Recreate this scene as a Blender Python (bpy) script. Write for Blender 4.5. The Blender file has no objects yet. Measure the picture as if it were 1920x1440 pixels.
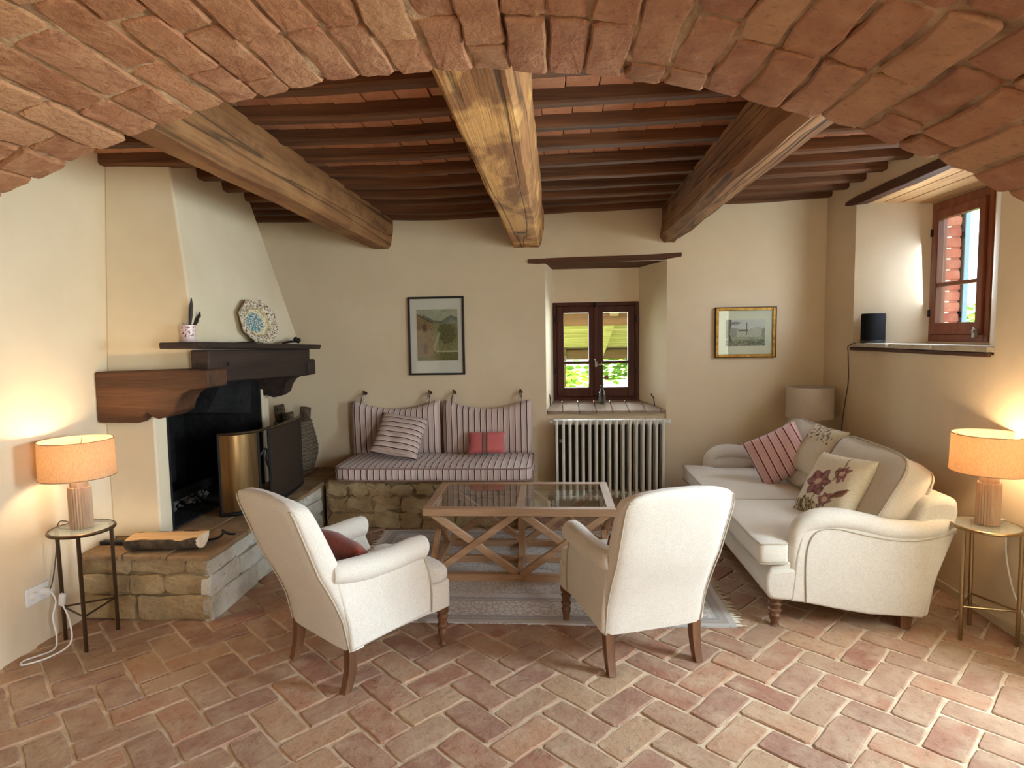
import bpy, bmesh, math, random
import numpy as np
from math import sin, cos, pi, sqrt, radians
from mathutils import Vector as V, Matrix as M4, noise
random.seed(7)
C = bpy.context.scene.collection
SC = bpy.context.scene

# ------------------------------------------------------------------ camera, world, lights, exposure
F, EYE, YAW, PITCH, ROLL = 1150., 1.55, radians(4.0), radians(-4.6), radians(0.9)
fw = V((-sin(YAW)*cos(PITCH), cos(YAW)*cos(PITCH), sin(PITCH)))
r0 = V((cos(YAW), sin(YAW), 0)); u0 = r0.cross(fw)
rt = cos(ROLL)*r0 - sin(ROLL)*u0; up = sin(ROLL)*r0 + cos(ROLL)*u0
cd = bpy.data.cameras.new('camera'); cam = bpy.data.objects.new('camera', cd); C.objects.link(cam)
cd.sensor_fit = 'HORIZONTAL'; cd.sensor_width = 36; cd.lens = F/1920*36; cd.clip_start = .02
cam.matrix_world = M4(((rt.x, up.x, -fw.x, 0), (rt.y, up.y, -fw.y, 0), (rt.z, up.z, -fw.z, EYE), (0, 0, 0, 1)))
SC.camera = cam
SC.view_settings.view_transform = 'Standard'; SC.view_settings.look = 'None'
SC.view_settings.gamma = 1; SC.view_settings.use_curve_mapping = False
SC.view_settings.exposure = 1.05
SC.cycles.use_denoising = True
SC.cycles.max_bounces = 12; SC.cycles.diffuse_bounces = 7; SC.cycles.transparent_max_bounces = 16
SC.cycles.sample_clamp_indirect = 6
SC.cycles.caustics_refractive = False; SC.cycles.caustics_reflective = False

w = bpy.data.worlds.new('sky'); SC.world = w; w.use_nodes = True
nt = w.node_tree; bg = nt.nodes['Background']
sk = nt.nodes.new('ShaderNodeTexSky'); sk.sky_type = 'NISHITA'; sk.sun_disc = False
sk.sun_elevation = radians(50); sk.sun_rotation = radians(-110); sk.air_density = 1.0; sk.dust_density = 2.5
nt.links.new(sk.outputs[0], bg.inputs[0]); bg.inputs[1].default_value = 1.0

def area(name, loc, size, power, col, direction):
    l = bpy.data.lights.new(name, 'AREA'); l.shape = 'RECTANGLE'; l.size, l.size_y = size
    l.energy = power; l.color = col
    o = bpy.data.objects.new(name, l); C.objects.link(o); o.location = loc
    o.rotation_euler = V(direction).to_track_quat('-Z', 'Z').to_euler()
    return o
sl = bpy.data.lights.new('sun', 'SUN'); sl.energy = 11.0; sl.angle = radians(.6); sl.color = (1, .95, .86)
so = bpy.data.objects.new('sun', sl); C.objects.link(so)
so.rotation_euler = V((.72, .35, -.95)).to_track_quat('-Z', 'Y').to_euler()
# daylight arriving through the real openings
area('daylight_garden_door', (2.88, 2.06, 1.50), (.76, 1.2), 125, (.76, .88, 1.0), (-1, .22, -.03))
area('daylight_right_window', (2.60, 4.20, 1.93), (.42, .78), 9, (.80, .90, 1.0), (-1, .0, -.04))
area('daylight_back_window', (.38, 6.05, 1.45), (.7, .8), 22, (.88, .95, 1.0), (0, -1, -.15))
area('daylight_hall', (3.0, -1.55, 1.25), (1.9, 2.1), 115, (1.0, .97, .92), (-1, .55, -.05))

# ------------------------------------------------------------------ materials
def lin(c):
    return tuple((x/12.92 if x <= .04045 else ((x+.055)/1.055)**2.4) for x in c)
def rgb(r, g, b): return lin((r/255, g/255, b/255))
MATS = {}
class NT:
    def __init__(s, name):
        s.m = bpy.data.materials.new(name); s.m.use_nodes = True
        s.t = s.m.node_tree; s.n = s.t.nodes; s.b = s.n['Principled BSDF']; s.out = s.n['Material Output']
        s.tc = s.n.new('ShaderNodeTexCoord'); MATS[name] = s.m
    def link(s, a, b): s.t.links.new(a, b)
    def new(s, t, **k):
        n = s.n.new('ShaderNode'+t)
        for a, v in k.items(): setattr(n, a, v)
        return n
    def val(s, x, sock):
        if hasattr(x, 'links'): s.link(x, sock)
        else: sock.default_value = x
    def math(s, op, a, b=0.0, clamp=False):
        n = s.new('Math', operation=op, use_clamp=clamp); s.val(a, n.inputs[0]); s.val(b, n.inputs[1]); return n.outputs[0]
    def noise(s, scale, detail=4, rough=.55, vec=None, dist=0):
        n = s.new('TexNoise'); n.inputs['Scale'].default_value = scale; n.inputs['Detail'].default_value = detail
        n.inputs['Roughness'].default_value = rough; n.inputs['Distortion'].default_value = dist
        s.link(vec or s.tc.outputs['Object'], n.inputs['Vector']); return n.outputs['Fac']
    def ramp(s, fac, stops):
        n = s.new('ValToRGB'); e = n.color_ramp.elements
        while len(e) < len(stops): e.new(.5)
        for i, (p, c) in enumerate(stops):
            e[i].position = p; e[i].color = (*c, 1) if len(c) == 3 else c
        s.link(fac, n.inputs[0]); return n.outputs[0]
    def mix(s, fac, a, b, mode='MIX'):
        n = s.new('Mix', data_type='RGBA', blend_type=mode)
        s.val(fac, n.inputs[0])
        for x, i in ((a, 6), (b, 7)):
            if hasattr(x, 'links'): s.link(x, n.inputs[i])
            else: n.inputs[i].default_value = (*x[:3], 1)
        return n.outputs[2]
    def bump(s, h, strength=.3, dist=.01, prev=None):
        n = s.new('Bump'); n.inputs['Strength'].default_value = strength; n.inputs['Distance'].default_value = dist
        s.link(h, n.inputs['Height'])
        if prev: s.link(prev, n.inputs['Normal'])
        return n.outputs[0]
    def map(s, scale=(1, 1, 1), rot=(0, 0, 0), loc=(0, 0, 0), src='Object'):
        n = s.new('Mapping'); n.inputs['Scale'].default_value = scale; n.inputs['Rotation'].default_value = rot
        n.inputs['Location'].default_value = loc; s.link(s.tc.outputs[src], n.inputs[0]); return n.outputs[0]
    def sep(s, vec=None):
        n = s.new('SeparateXYZ'); s.link(vec or s.tc.outputs['Object'], n.inputs[0]); return n.outputs
    def rnd(s):
        o = s.new('ObjectInfo').outputs['Random']; g = s.new('NewGeometry').outputs['Random Per Island']
        return s.math('FRACT', s.math('ADD', o, g))
    def randvec(s, k=10.):
        n = s.new('VectorMath', operation='ADD'); s.link(s.tc.outputs['Object'], n.inputs[0])
        cb = s.new('CombineXYZ'); r = s.math('MULTIPLY', s.rnd(), k)
        for i in range(3): s.link(r, cb.inputs[i])
        s.link(cb.outputs[0], n.inputs[1]); return n.outputs[0]
    def schlick(s):
        g = s.new('NewGeometry'); d = s.new('VectorMath', operation='DOT_PRODUCT')
        s.link(g.outputs['Normal'], d.inputs[0]); s.link(g.outputs['Incoming'], d.inputs[1])
        x = s.math('SUBTRACT', 1., s.math('ABSOLUTE', d.outputs['Value']), True)
        return s.math('ADD', s.math('MULTIPLY', s.math('POWER', x, 5.), .96), .04)
    def done(s, col=None, rough=.6, normal=None, spec=None, metal=0., sheen=0.):
        if col is not None:
            if hasattr(col, 'links'): s.link(col, s.b.inputs['Base Color'])
            else: s.b.inputs['Base Color'].default_value = (*col[:3], 1)
        s.val(rough, s.b.inputs['Roughness'])
        if normal is not None: s.link(normal, s.b.inputs['Normal'])
        if spec is not None: s.b.inputs['Specular IOR Level'].default_value = spec
        s.b.inputs['Metallic'].default_value = metal
        if sheen: s.b.inputs['Sheen Weight'].default_value = sheen
        return s.m

def plain(name, col, rough=.5, metal=0., spec=.5):
    return NT(name).done(col, rough, None, spec, metal)
def soft(name, c1, c2, scale, rough=.8, bstr=.3, bscale=None, bdist=.004, detail=5):
    t = NT(name); f = t.noise(scale, detail)
    c = t.ramp(f, [(.3, c1), (.7, c2)])
    return t.done(c, rough, t.bump(t.noise(bscale or scale*4, 6), bstr, bdist), .3)

t = NT('plaster')
f = t.noise(1.3, 5); f2 = t.noise(7, 6)
c = t.mix(t.math('MULTIPLY', f2, .35), t.ramp(f, [(.3, rgb(219, 203, 175)), (.7, rgb(229, 214, 189))]), rgb(208, 189, 159))
PLASTER = t.done(c, .9, t.bump(t.noise(2.2, 3), .35, .03, t.bump(t.noise(45, 5), .18, .004)), .2)
t = NT('hood_plaster')
c = t.ramp(t.noise(2.1, 5), [(.3, rgb(214, 200, 172)), (.7, rgb(224, 212, 188))])
HOODP = t.done(c, .9, t.bump(t.noise(3, 3), .3, .02), .2)

def brickmat(name, stops, dust, dustamt, bs=.5, sc=1.):
    t = NT(name); rv = t.randvec()
    base = t.ramp(t.rnd(), stops)
    n1 = t.noise(9*sc, 6, .6, rv); n2 = t.noise(38*sc, 6, .65, rv); n3 = t.noise(3.2*sc, 3, .5, rv)
    c = t.mix(t.math('MULTIPLY', t.ramp(n1, [(.42, (0, 0, 0)), (.68, (1, 1, 1))]), dustamt), base, dust)
    c = t.mix(t.math('MULTIPLY', t.ramp(n2, [(.30, (1, 1, 1)), (.46, (0, 0, 0))]), .4), c, (.10, .055, .035))
    h = t.math('ADD', t.math('MULTIPLY', n1, .6), t.math('ADD', t.math('MULTIPLY', n2, .5), n3))
    return t.done(c, .8, t.bump(h, bs, .02), .3)
FBRICK = brickmat('floor_brick', [(0, rgb(152, 108, 90)), (.2, rgb(176, 134, 108)), (.45, rgb(176, 146, 118)), (.62, rgb(150, 112, 96)), (.8, rgb(168, 138, 114)), (1, rgb(158, 118, 100))], rgb(186, 164, 138), .65, .6)
ABRICK = brickmat('arch_brick', [(0, rgb(148, 98, 68)), (.4, rgb(168, 116, 82)), (.7, rgb(152, 100, 74)), (1, rgb(176, 132, 96))], rgb(184, 140, 104), .65, 1.0, 1.3)
FMORTAR = soft('floor_mortar', rgb(186, 162, 136), rgb(214, 196, 172), 14, .9, .6, 60, .006)
AMORTAR = soft('arch_mortar', rgb(120, 92, 68), rgb(192, 160, 126), 9, .95, 1.0, 30, .02)
SILLB = brickmat('sill_brick', [(0, rgb(140, 118, 102)), (1, rgb(160, 138, 120))], rgb(176, 162, 144), .5, .4)
CTILE = brickmat('ceiling_tile', [(0, rgb(176, 118, 90)), (.5, rgb(190, 132, 100)), (1, rgb(170, 118, 92))], rgb(206, 160, 128), .5, .3)
OBRICK = brickmat('outdoor_brick', [(0, rgb(160, 78, 58)), (.5, rgb(172, 92, 70)), (1, rgb(150, 72, 56))], rgb(190, 140, 112), .35, .4)

def wood(name, dark, light, axis='Y', sc=1., rough=.6, bs=.4, rings=10, bd=.01, patina=None, cracks=0., lng=.6):
    t = NT(name); s = {'X': (lng, 9, 9), 'Y': (9, lng, 9), 'Z': (9, 9, lng)}[axis]
    v = t.map(tuple(x*sc for x in s))
    o = t.new('VectorMath', operation='ADD'); t.link(v, o.inputs[0])
    cb = t.new('CombineXYZ'); r = t.math('MULTIPLY', t.new('ObjectInfo').outputs['Random'], 17.)
    for i in range(3): t.link(r, cb.inputs[i])
    t.link(cb.outputs[0], o.inputs[1]); v = o.outputs[0]
    n = t.noise(1.6, 7, .6, v, .6); n2 = t.noise(rings, 4, .7, v, .3)
    f = t.math('ADD', t.math('MULTIPLY', n, .7), t.math('MULTIPLY', n2, .3))
    c = t.ramp(f, [(.33, dark), (.66, light)])
    if patina:
        pm = t.map({'X': (1, 3, 3), 'Y': (4.5, 2.0, 4.5), 'Z': (3, 3, 1)}[axis])
        c = t.mix(t.math('MULTIPLY', t.ramp(t.noise(1.0, 7, .6, pm, .4), [(.48, (0, 0, 0)), (.60, (1, 1, 1))]), patina[1]), c, patina[0])
    if cracks:
        k = t.math('ABSOLUTE', t.math('SUBTRACT', t.noise(.55, 3, .5, v, .2), .47)); ck = t.ramp(k, [(0, (1, 1, 1)), (.016, (0, 0, 0))])
        c = t.mix(t.math('MULTIPLY', ck, cracks), c, (.03, .018, .01)); f = t.math('SUBTRACT', f, t.math('MULTIPLY', ck, .5))
    return t.done(c, rough, t.bump(f, bs, bd, t.bump(n2, bs*.6, bd*.4)), .3)
JOISTW = wood('joist_wood', rgb(66, 42, 26), rgb(126, 84, 56), 'X', 1, .75, .5, 10, .01, None, .5, .3)
BEAMW = wood('beam_wood', rgb(92, 60, 38), rgb(158, 112, 72), 'Y', 1.1, .85, .45, 9, .012, (rgb(170, 128, 84), .4), .8, .22)
DARKW = wood('mantel_wood', rgb(36, 28, 26), rgb(66, 50, 43), 'Y', 1, .65, .5)
CORBW = wood('corbel_wood', rgb(52, 34, 24), rgb(96, 64, 43), 'X', .9, .6, .5)
LINTW = wood('lintel_wood', rgb(62, 38, 26), rgb(112, 74, 52), 'X', 1, .7, .5)
PLANKW = wood('plank_wood', rgb(178, 132, 86), rgb(222, 182, 132), 'Y', .9, .7, .5)
LINTY = wood('lintel_wood_side', rgb(58, 36, 26), rgb(100, 66, 48), 'Y', 1, .7, .4)
WINW = wood('window_wood', rgb(60, 27, 20), rgb(88, 44, 32), 'Z', 1, .5, .2)
WINW2 = wood('window_wood_warm', rgb(112, 58, 36), rgb(152, 88, 58), 'Z', 1, .4, .2)
TABLEW = wood('table_wood', rgb(142, 106, 78), rgb(184, 148, 116), 'X', .9, .55, .25, 10, .004)
TABLEY = wood('table_wood_long', rgb(142, 106, 78), rgb(184, 148, 116), 'Y', .9, .55, .25, 10, .004)
TABLEZ = wood('table_wood_post', rgb(140, 102, 74), rgb(178, 142, 110), 'Z', .9, .55, .25, 10, .004)
LEGW = wood('leg_wood', rgb(84, 56, 40), rgb(130, 92, 66), 'Z', 1.4, .4, .15)
LAMPW = wood('lamp_wood', rgb(156, 124, 98), rgb(196, 164, 134), 'Z', 1.6, .55, .2)
GREYW = wood('weathered_wood', rgb(150, 128, 92), rgb(216, 200, 156), 'X', .8, .8, .4)
GREYD = wood('porch_beam_wood', rgb(92, 66, 42), rgb(140, 106, 68), 'X', .8, .8, .4)
BARK = soft('bark', rgb(52, 42, 34), rgb(104, 88, 70), 22, .95, 1, 40, .015)
SPLIT = wood('split_wood', rgb(206, 160, 110), rgb(236, 200, 150), 'X', 1.2, .7, .5)
ENDG = soft('end_grain', rgb(206, 178, 148), rgb(226, 204, 180), 20, .8, .3)

def stonemat(name, a, b, c2, wash, washamt):
    t = NT(name); rv = t.randvec(20)
    n1 = t.noise(5, 7, .65, rv); n2 = t.noise(26, 7, .7, rv); n3 = t.noise(2.2, 4, .5, rv)
    c = t.ramp(n1, [(.3, a), (.5, b), (.72, c2)])
    c = t.mix(t.math('MULTIPLY', t.ramp(n3, [(.4, (0, 0, 0)), (.62, (1, 1, 1))]), washamt), c, wash)
    c = t.mix(t.math('MULTIPLY', t.ramp(n2, [(.3, (1, 1, 1)), (.43, (0, 0, 0))]), .5), c, (.12, .09, .06))
    h = t.math('ADD', n1, t.math('MULTIPLY', n2, .5))
    return t.done(c, .9, t.bump(h, .9, .03), .2)
STONE = stonemat('rubble_stone', rgb(120, 98, 68), rgb(160, 134, 96), rgb(186, 164, 126), rgb(198, 182, 150), .35)
WSTONE = stonemat('sill_and_lit_side_stone', rgb(160, 148, 126), rgb(190, 180, 160), rgb(212, 206, 192), rgb(222, 220, 212), .6)  # paler copy of the rubble paints daylight onto the hearth side; also sill slabs
CORE = soft('stone_core', rgb(124, 104, 78), rgb(158, 138, 106), 10, .95, .8, 40, .02)
SLAB = stonemat('hearth_slab', rgb(128, 102, 74), rgb(156, 128, 96), rgb(178, 150, 116), rgb(120, 98, 76), .4)
SOOT = soft('soot', (.006, .006, .007), (.022, .021, .022), 6, .9, .8, 20, .02)
ASH = soft('ash', (.03, .03, .03), (.22, .21, .20), 22, 1, 1, 40, .02)

def fabric(name, c1, c2, sc=900, bs=.25):
    t = NT(name); v = t.map((1, 1, .35)); v2 = t.map((.35, .35, 1))
    a = t.noise(sc*.35, 3, .5, v); b = t.noise(sc*.35, 3, .5, v2); l = t.noise(6, 4)
    f = t.math('ADD', t.math('MULTIPLY', t.math('ADD', a, b), .4), t.math('MULTIPLY', l, .2))
    return t.done(t.ramp(f, [(.38, c1), (.62, c2)]), .9, t.bump(f, bs, .002, t.bump(t.noise(9, 3), .15, .012)), .2, 0, .25)
LINEN = fabric('linen', rgb(202, 195, 184), rgb(222, 216, 207))
LINEN2 = fabric('linen_cushion', rgb(192, 183, 169), rgb(212, 204, 192))
PIPE = plain('piping', rgb(186, 176, 160), .85)
RUST = fabric('rust_cloth', rgb(104, 44, 32), rgb(140, 64, 46))
SHADE_GREY = fabric('grey_linen_shade', rgb(190, 178, 166), rgb(206, 194, 182))

def stripes(name, axis, period, base, band, line, lw):
    t = NT(name); x = t.sep()[axis]
    n = t.noise(3, 2); x = t.math('ADD', x, t.math('MULTIPLY', t.math('SUBTRACT', n, .5), .012))
    p = t.math('FRACT', t.math('ADD', t.math('DIVIDE', x, period), 50.))
    c = t.ramp(p, [(0, base), (.30, base), (.36, band), (.47, base), (.53, band), (.66, band), (.74, base), (1, base)])
    d = t.math('ABSOLUTE', t.math('SUBTRACT', p, .86)); m = t.math('LESS_THAN', d, lw)
    c = t.mix(m, c, line)
    d2 = t.math('ABSOLUTE', t.math('SUBTRACT', p, .20)); m2 = t.math('LESS_THAN', d2, lw*.35)
    c = t.mix(t.math('MULTIPLY', m2, .45), c, line)
    return t.done(c, .9, t.bump(t.noise(300, 3), .2, .002, t.bump(t.noise(11, 3), .25, .015)), .2, 0, .2)
STRX = stripes('striped_cloth', 0, .0505, rgb(222, 204, 198), rgb(190, 166, 160), rgb(52, 30, 34), .082)
STRY = stripes('striped_cloth_cross', 1, .046, rgb(218, 198, 190), rgb(178, 154, 146), rgb(52, 30, 34), .088)
STRR = stripes('red_striped_cloth', 0, .058, rgb(212, 178, 178), rgb(196, 158, 160), rgb(112, 44, 50), .075)
t = NT('pink_cloth'); x = t.sep()[0]; d = t.math('ABSOLUTE', t.math('ADD', x, .012))
c = t.mix(t.math('LESS_THAN', d, .026), rgb(204, 110, 110), rgb(150, 100, 92))
c = t.mix(t.math('LESS_THAN', t.math('ABSOLUTE', t.math('SUBTRACT', d, .016)), .004), c, rgb(110, 66, 60))
PINK = t.done(c, .9, t.bump(t.noise(250, 3), .3, .002), .2, 0, .2)

t = NT('glass'); t.b.inputs['Transmission Weight'].default_value = 0
gl = t.new('BsdfGlossy'); gl.inputs['Roughness'].default_value = .02
tr = t.new('BsdfTransparent'); tr.inputs[0].default_value = (.95, .98, .96, 1)
ms = t.new('MixShader'); t.link(t.schlick(), ms.inputs[0]); t.link(tr.outputs[0], ms.inputs[1]); t.link(gl.outputs[0], ms.inputs[2])
t.link(ms.outputs[0], t.out.inputs[0]); GLASS = t.m
t = NT('bottle_glass'); tr = t.new('BsdfTransparent'); tr.inputs[0].default_value = (.86, .9, .88, 1); gl = t.new('BsdfGlossy'); gl.inputs['Roughness'].default_value = .05
lw_ = t.new('LayerWeight'); lw_.inputs[0].default_value = .35; ms = t.new('MixShader'); t.link(lw_.outputs['Facing'], ms.inputs[0]); t.link(tr.outputs[0], ms.inputs[1]); t.link(gl.outputs[0], ms.inputs[2]); t.link(ms.outputs[0], t.out.inputs[0]); TGLASS0 = t.m
t = NT('vase_glass'); t.b.inputs['Transmission Weight'].default_value = .95; t.done(rgb(226, 232, 228), .05); VGLASS = t.m
t = NT('lit_shade'); n = t.noise(220, 3, .5, t.map((1, 1, .3)))
col = t.ramp(n, [(.35, rgb(222, 194, 160)), (.65, rgb(238, 214, 184))])
df = t.new('BsdfDiffuse'); tl = t.new('BsdfTranslucent'); t.link(col, df.inputs[0]); t.link(col, tl.inputs[0])
ms = t.new('MixShader'); ms.inputs[0].default_value = .62
t.link(df.outputs[0], ms.inputs[1]); t.link(tl.outputs[0], ms.inputs[2]); t.link(ms.outputs[0], t.out.inputs[0]); LSHADE = t.m
t = NT('bulb'); t.b.inputs['Emission Color'].default_value = (1, .72, .38, 1); t.b.inputs['Emission Strength'].default_value = 14; t.done((1, .9, .7)); BULB = t.m

BRONZE = plain('bronze', rgb(92, 76, 58), .35, .9)
BRONZEL = plain('light_bronze', rgb(150, 126, 92), .28, .9)
t = NT('brass'); n = t.noise(40, 4, .5, t.map((1, 1, .05)))
BRASS = t.done(t.ramp(n, [(.3, rgb(120, 94, 60)), (.7, rgb(150, 120, 80))]), .3, t.bump(n, .1, .002), None, .9)
IRON = plain('black_iron', (.018, .017, .017), .5, .6)
SCREEN = NT('screen_mesh')
trn = SCREEN.new('BsdfTransparent'); dfn = SCREEN.new('BsdfDiffuse'); dfn.inputs[0].default_value = (.05, .035, .025, 1)
ms = SCREEN.new('MixShader'); ms.inputs[0].default_value = .8
SCREEN.link(trn.outputs[0], ms.inputs[1]); SCREEN.link(dfn.outputs[0], ms.inputs[2]); SCREEN.link(ms.outputs[0], SCREEN.out.inputs[0]); SCREEN = SCREEN.m
WHITE = plain('white_plastic', rgb(232, 232, 230), .4)
RADW = plain('radiator_enamel', rgb(228, 228, 222), .35)
BLACK = plain('black_paint', (.012, .011, .012), .4)
CHARC = plain('speaker_cloth', (.008, .008, .009), .9, 0, .15)
MATW = plain('mount_card', rgb(232, 220, 218), .8)
CREAMC = plain('cream_mount', rgb(228, 222, 206), .8)
t = NT('gilt'); GOLD = t.done(t.ramp(t.noise(30, 4), [(.3, rgb(120, 84, 30)), (.7, rgb(186, 142, 66))]), .4, None, None, .7)
GILTD = plain('dark_gilt', rgb(70, 46, 18), .45, .5)
t = NT('painted'); at = t.new('Attribute', attribute_name='Col'); t.done(at.outputs['Color'], .75); PRINT = t.m
t = NT('glazed'); at = t.new('Attribute', attribute_name='Col'); t.done(at.outputs['Color'], .25); GLAZE = t.m
t = NT('printed_linen'); at = t.new('Attribute', attribute_name='Col'); t.done(at.outputs['Color'], .9, t.bump(t.noise(300, 3), .25, .002, t.bump(t.noise(9, 3), .3, .015))); FLORAL = t.m
t = NT('cup_glaze'); vo = t.new('TexNoise'); vo.inputs['Scale'].default_value = 75; t.link(t.tc.outputs['Object'], vo.inputs['Vector'])
z = t.sep()[2]; band = t.math('MULTIPLY', t.math('GREATER_THAN', z, .03), t.math('LESS_THAN', z, .096))
c = t.mix(t.math('MULTIPLY', t.math('GREATER_THAN', vo.outputs['Fac'], .56), band), rgb(228, 206, 204), rgb(122, 40, 52)); CUPG = t.done(c, .3)
t = NT('wicker'); wv = t.new('TexWave'); wv.bands_direction = 'Z'; wv.inputs['Scale'].default_value = 28; wv.inputs['Distortion'].default_value = 3; wv.inputs['Detail Scale'].default_value = 6
t.link(t.tc.outputs['Object'], wv.inputs['Vector'])
WICKER = t.done(t.ramp(wv.outputs['Fac'], [(.2, rgb(74, 62, 48)), (.8, rgb(150, 132, 108))]), .8, t.bump(wv.outputs['Fac'], .8, .01))
LEAFM = []
for i, (a, b) in enumerate([((120, 160, 40), (176, 206, 70)), ((70, 110, 34), (128, 160, 60)), ((150, 180, 90), (206, 220, 130))]):
    t = NT('leaf_%d' % i); r = t.rnd(); col = t.ramp(r, [(0, rgb(*a)), (1, rgb(*b))])
    df = t.new('BsdfDiffuse'); tl = t.new('BsdfTranslucent'); t.link(col, df.inputs[0]); t.link(col, tl.inputs[0])
    ms = t.new('MixShader'); ms.inputs[0].default_value = .45
    t.link(df.outputs[0], ms.inputs[1]); t.link(tl.outputs[0], ms.inputs[2]); t.link(ms.outputs[0], t.out.inputs[0]); LEAFM.append(t.m)
GRASS = soft('grass', rgb(110, 130, 60), rgb(150, 164, 84), 6, .95, .6, 40, .02)
SHUT = plain('shutter_paint', rgb(122, 140, 146), .6)

# rug: cream and blue-grey with bordered ornament
RHX, RHY = 1.13, .775
t = NT('rug_pile'); X, Y, Z = t.sep()
dx = t.math('SUBTRACT', RHX, t.math('ABSOLUTE', X)); dy = t.math('SUBTRACT', RHY, t.math('ABSOLUTE', Y)); d = t.math('MINIMUM', dx, dy)
vo = t.new('TexVoronoi', feature='DISTANCE_TO_EDGE'); vo.inputs['Scale'].default_value = 30; t.link(t.tc.outputs['Object'], vo.inputs['Vector'])
vo2 = t.new('TexVoronoi'); vo2.inputs['Scale'].default_value = 46; t.link(t.tc.outputs['Object'], vo2.inputs['Vector'])
cream, blue, pale, taupe = rgb(206, 200, 192), rgb(140, 138, 140), rgb(188, 184, 180), rgb(158, 144, 134)
orn = t.math('ADD', t.math('LESS_THAN', vo.outputs['Distance'], .10), t.math('LESS_THAN', vo2.outputs['Distance'], .16), True)
field = t.mix(t.math('MULTIPLY', orn, .75), pale, blue)
bord = t.mix(t.math('MULTIPLY', orn, .85), cream, taupe)
ins = t.math('MULTIPLY', t.math('GREATER_THAN', d, .07), t.math('LESS_THAN', d, .27))
c = t.mix(ins, field, bord)
for p, wd, cc in ((.015, .015, pale), (.045, .014, taupe), (.075, .012, blue), (.27, .010, taupe), (.30, .012, blue), (.345, .022, pale)):
    c = t.mix(t.math('LESS_THAN', t.math('ABSOLUTE', t.math('SUBTRACT', d, p)), wd), c, cc)
c = t.mix(t.math('MULTIPLY', t.noise(60, 4), .4), c, rgb(186, 182, 180))
RUGM = t.done(c, .95, t.bump(t.noise(220, 3), .5, .004), .1, 0, .3)
FRINGE = plain('fringe', rgb(214, 206, 192), .9)

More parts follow.
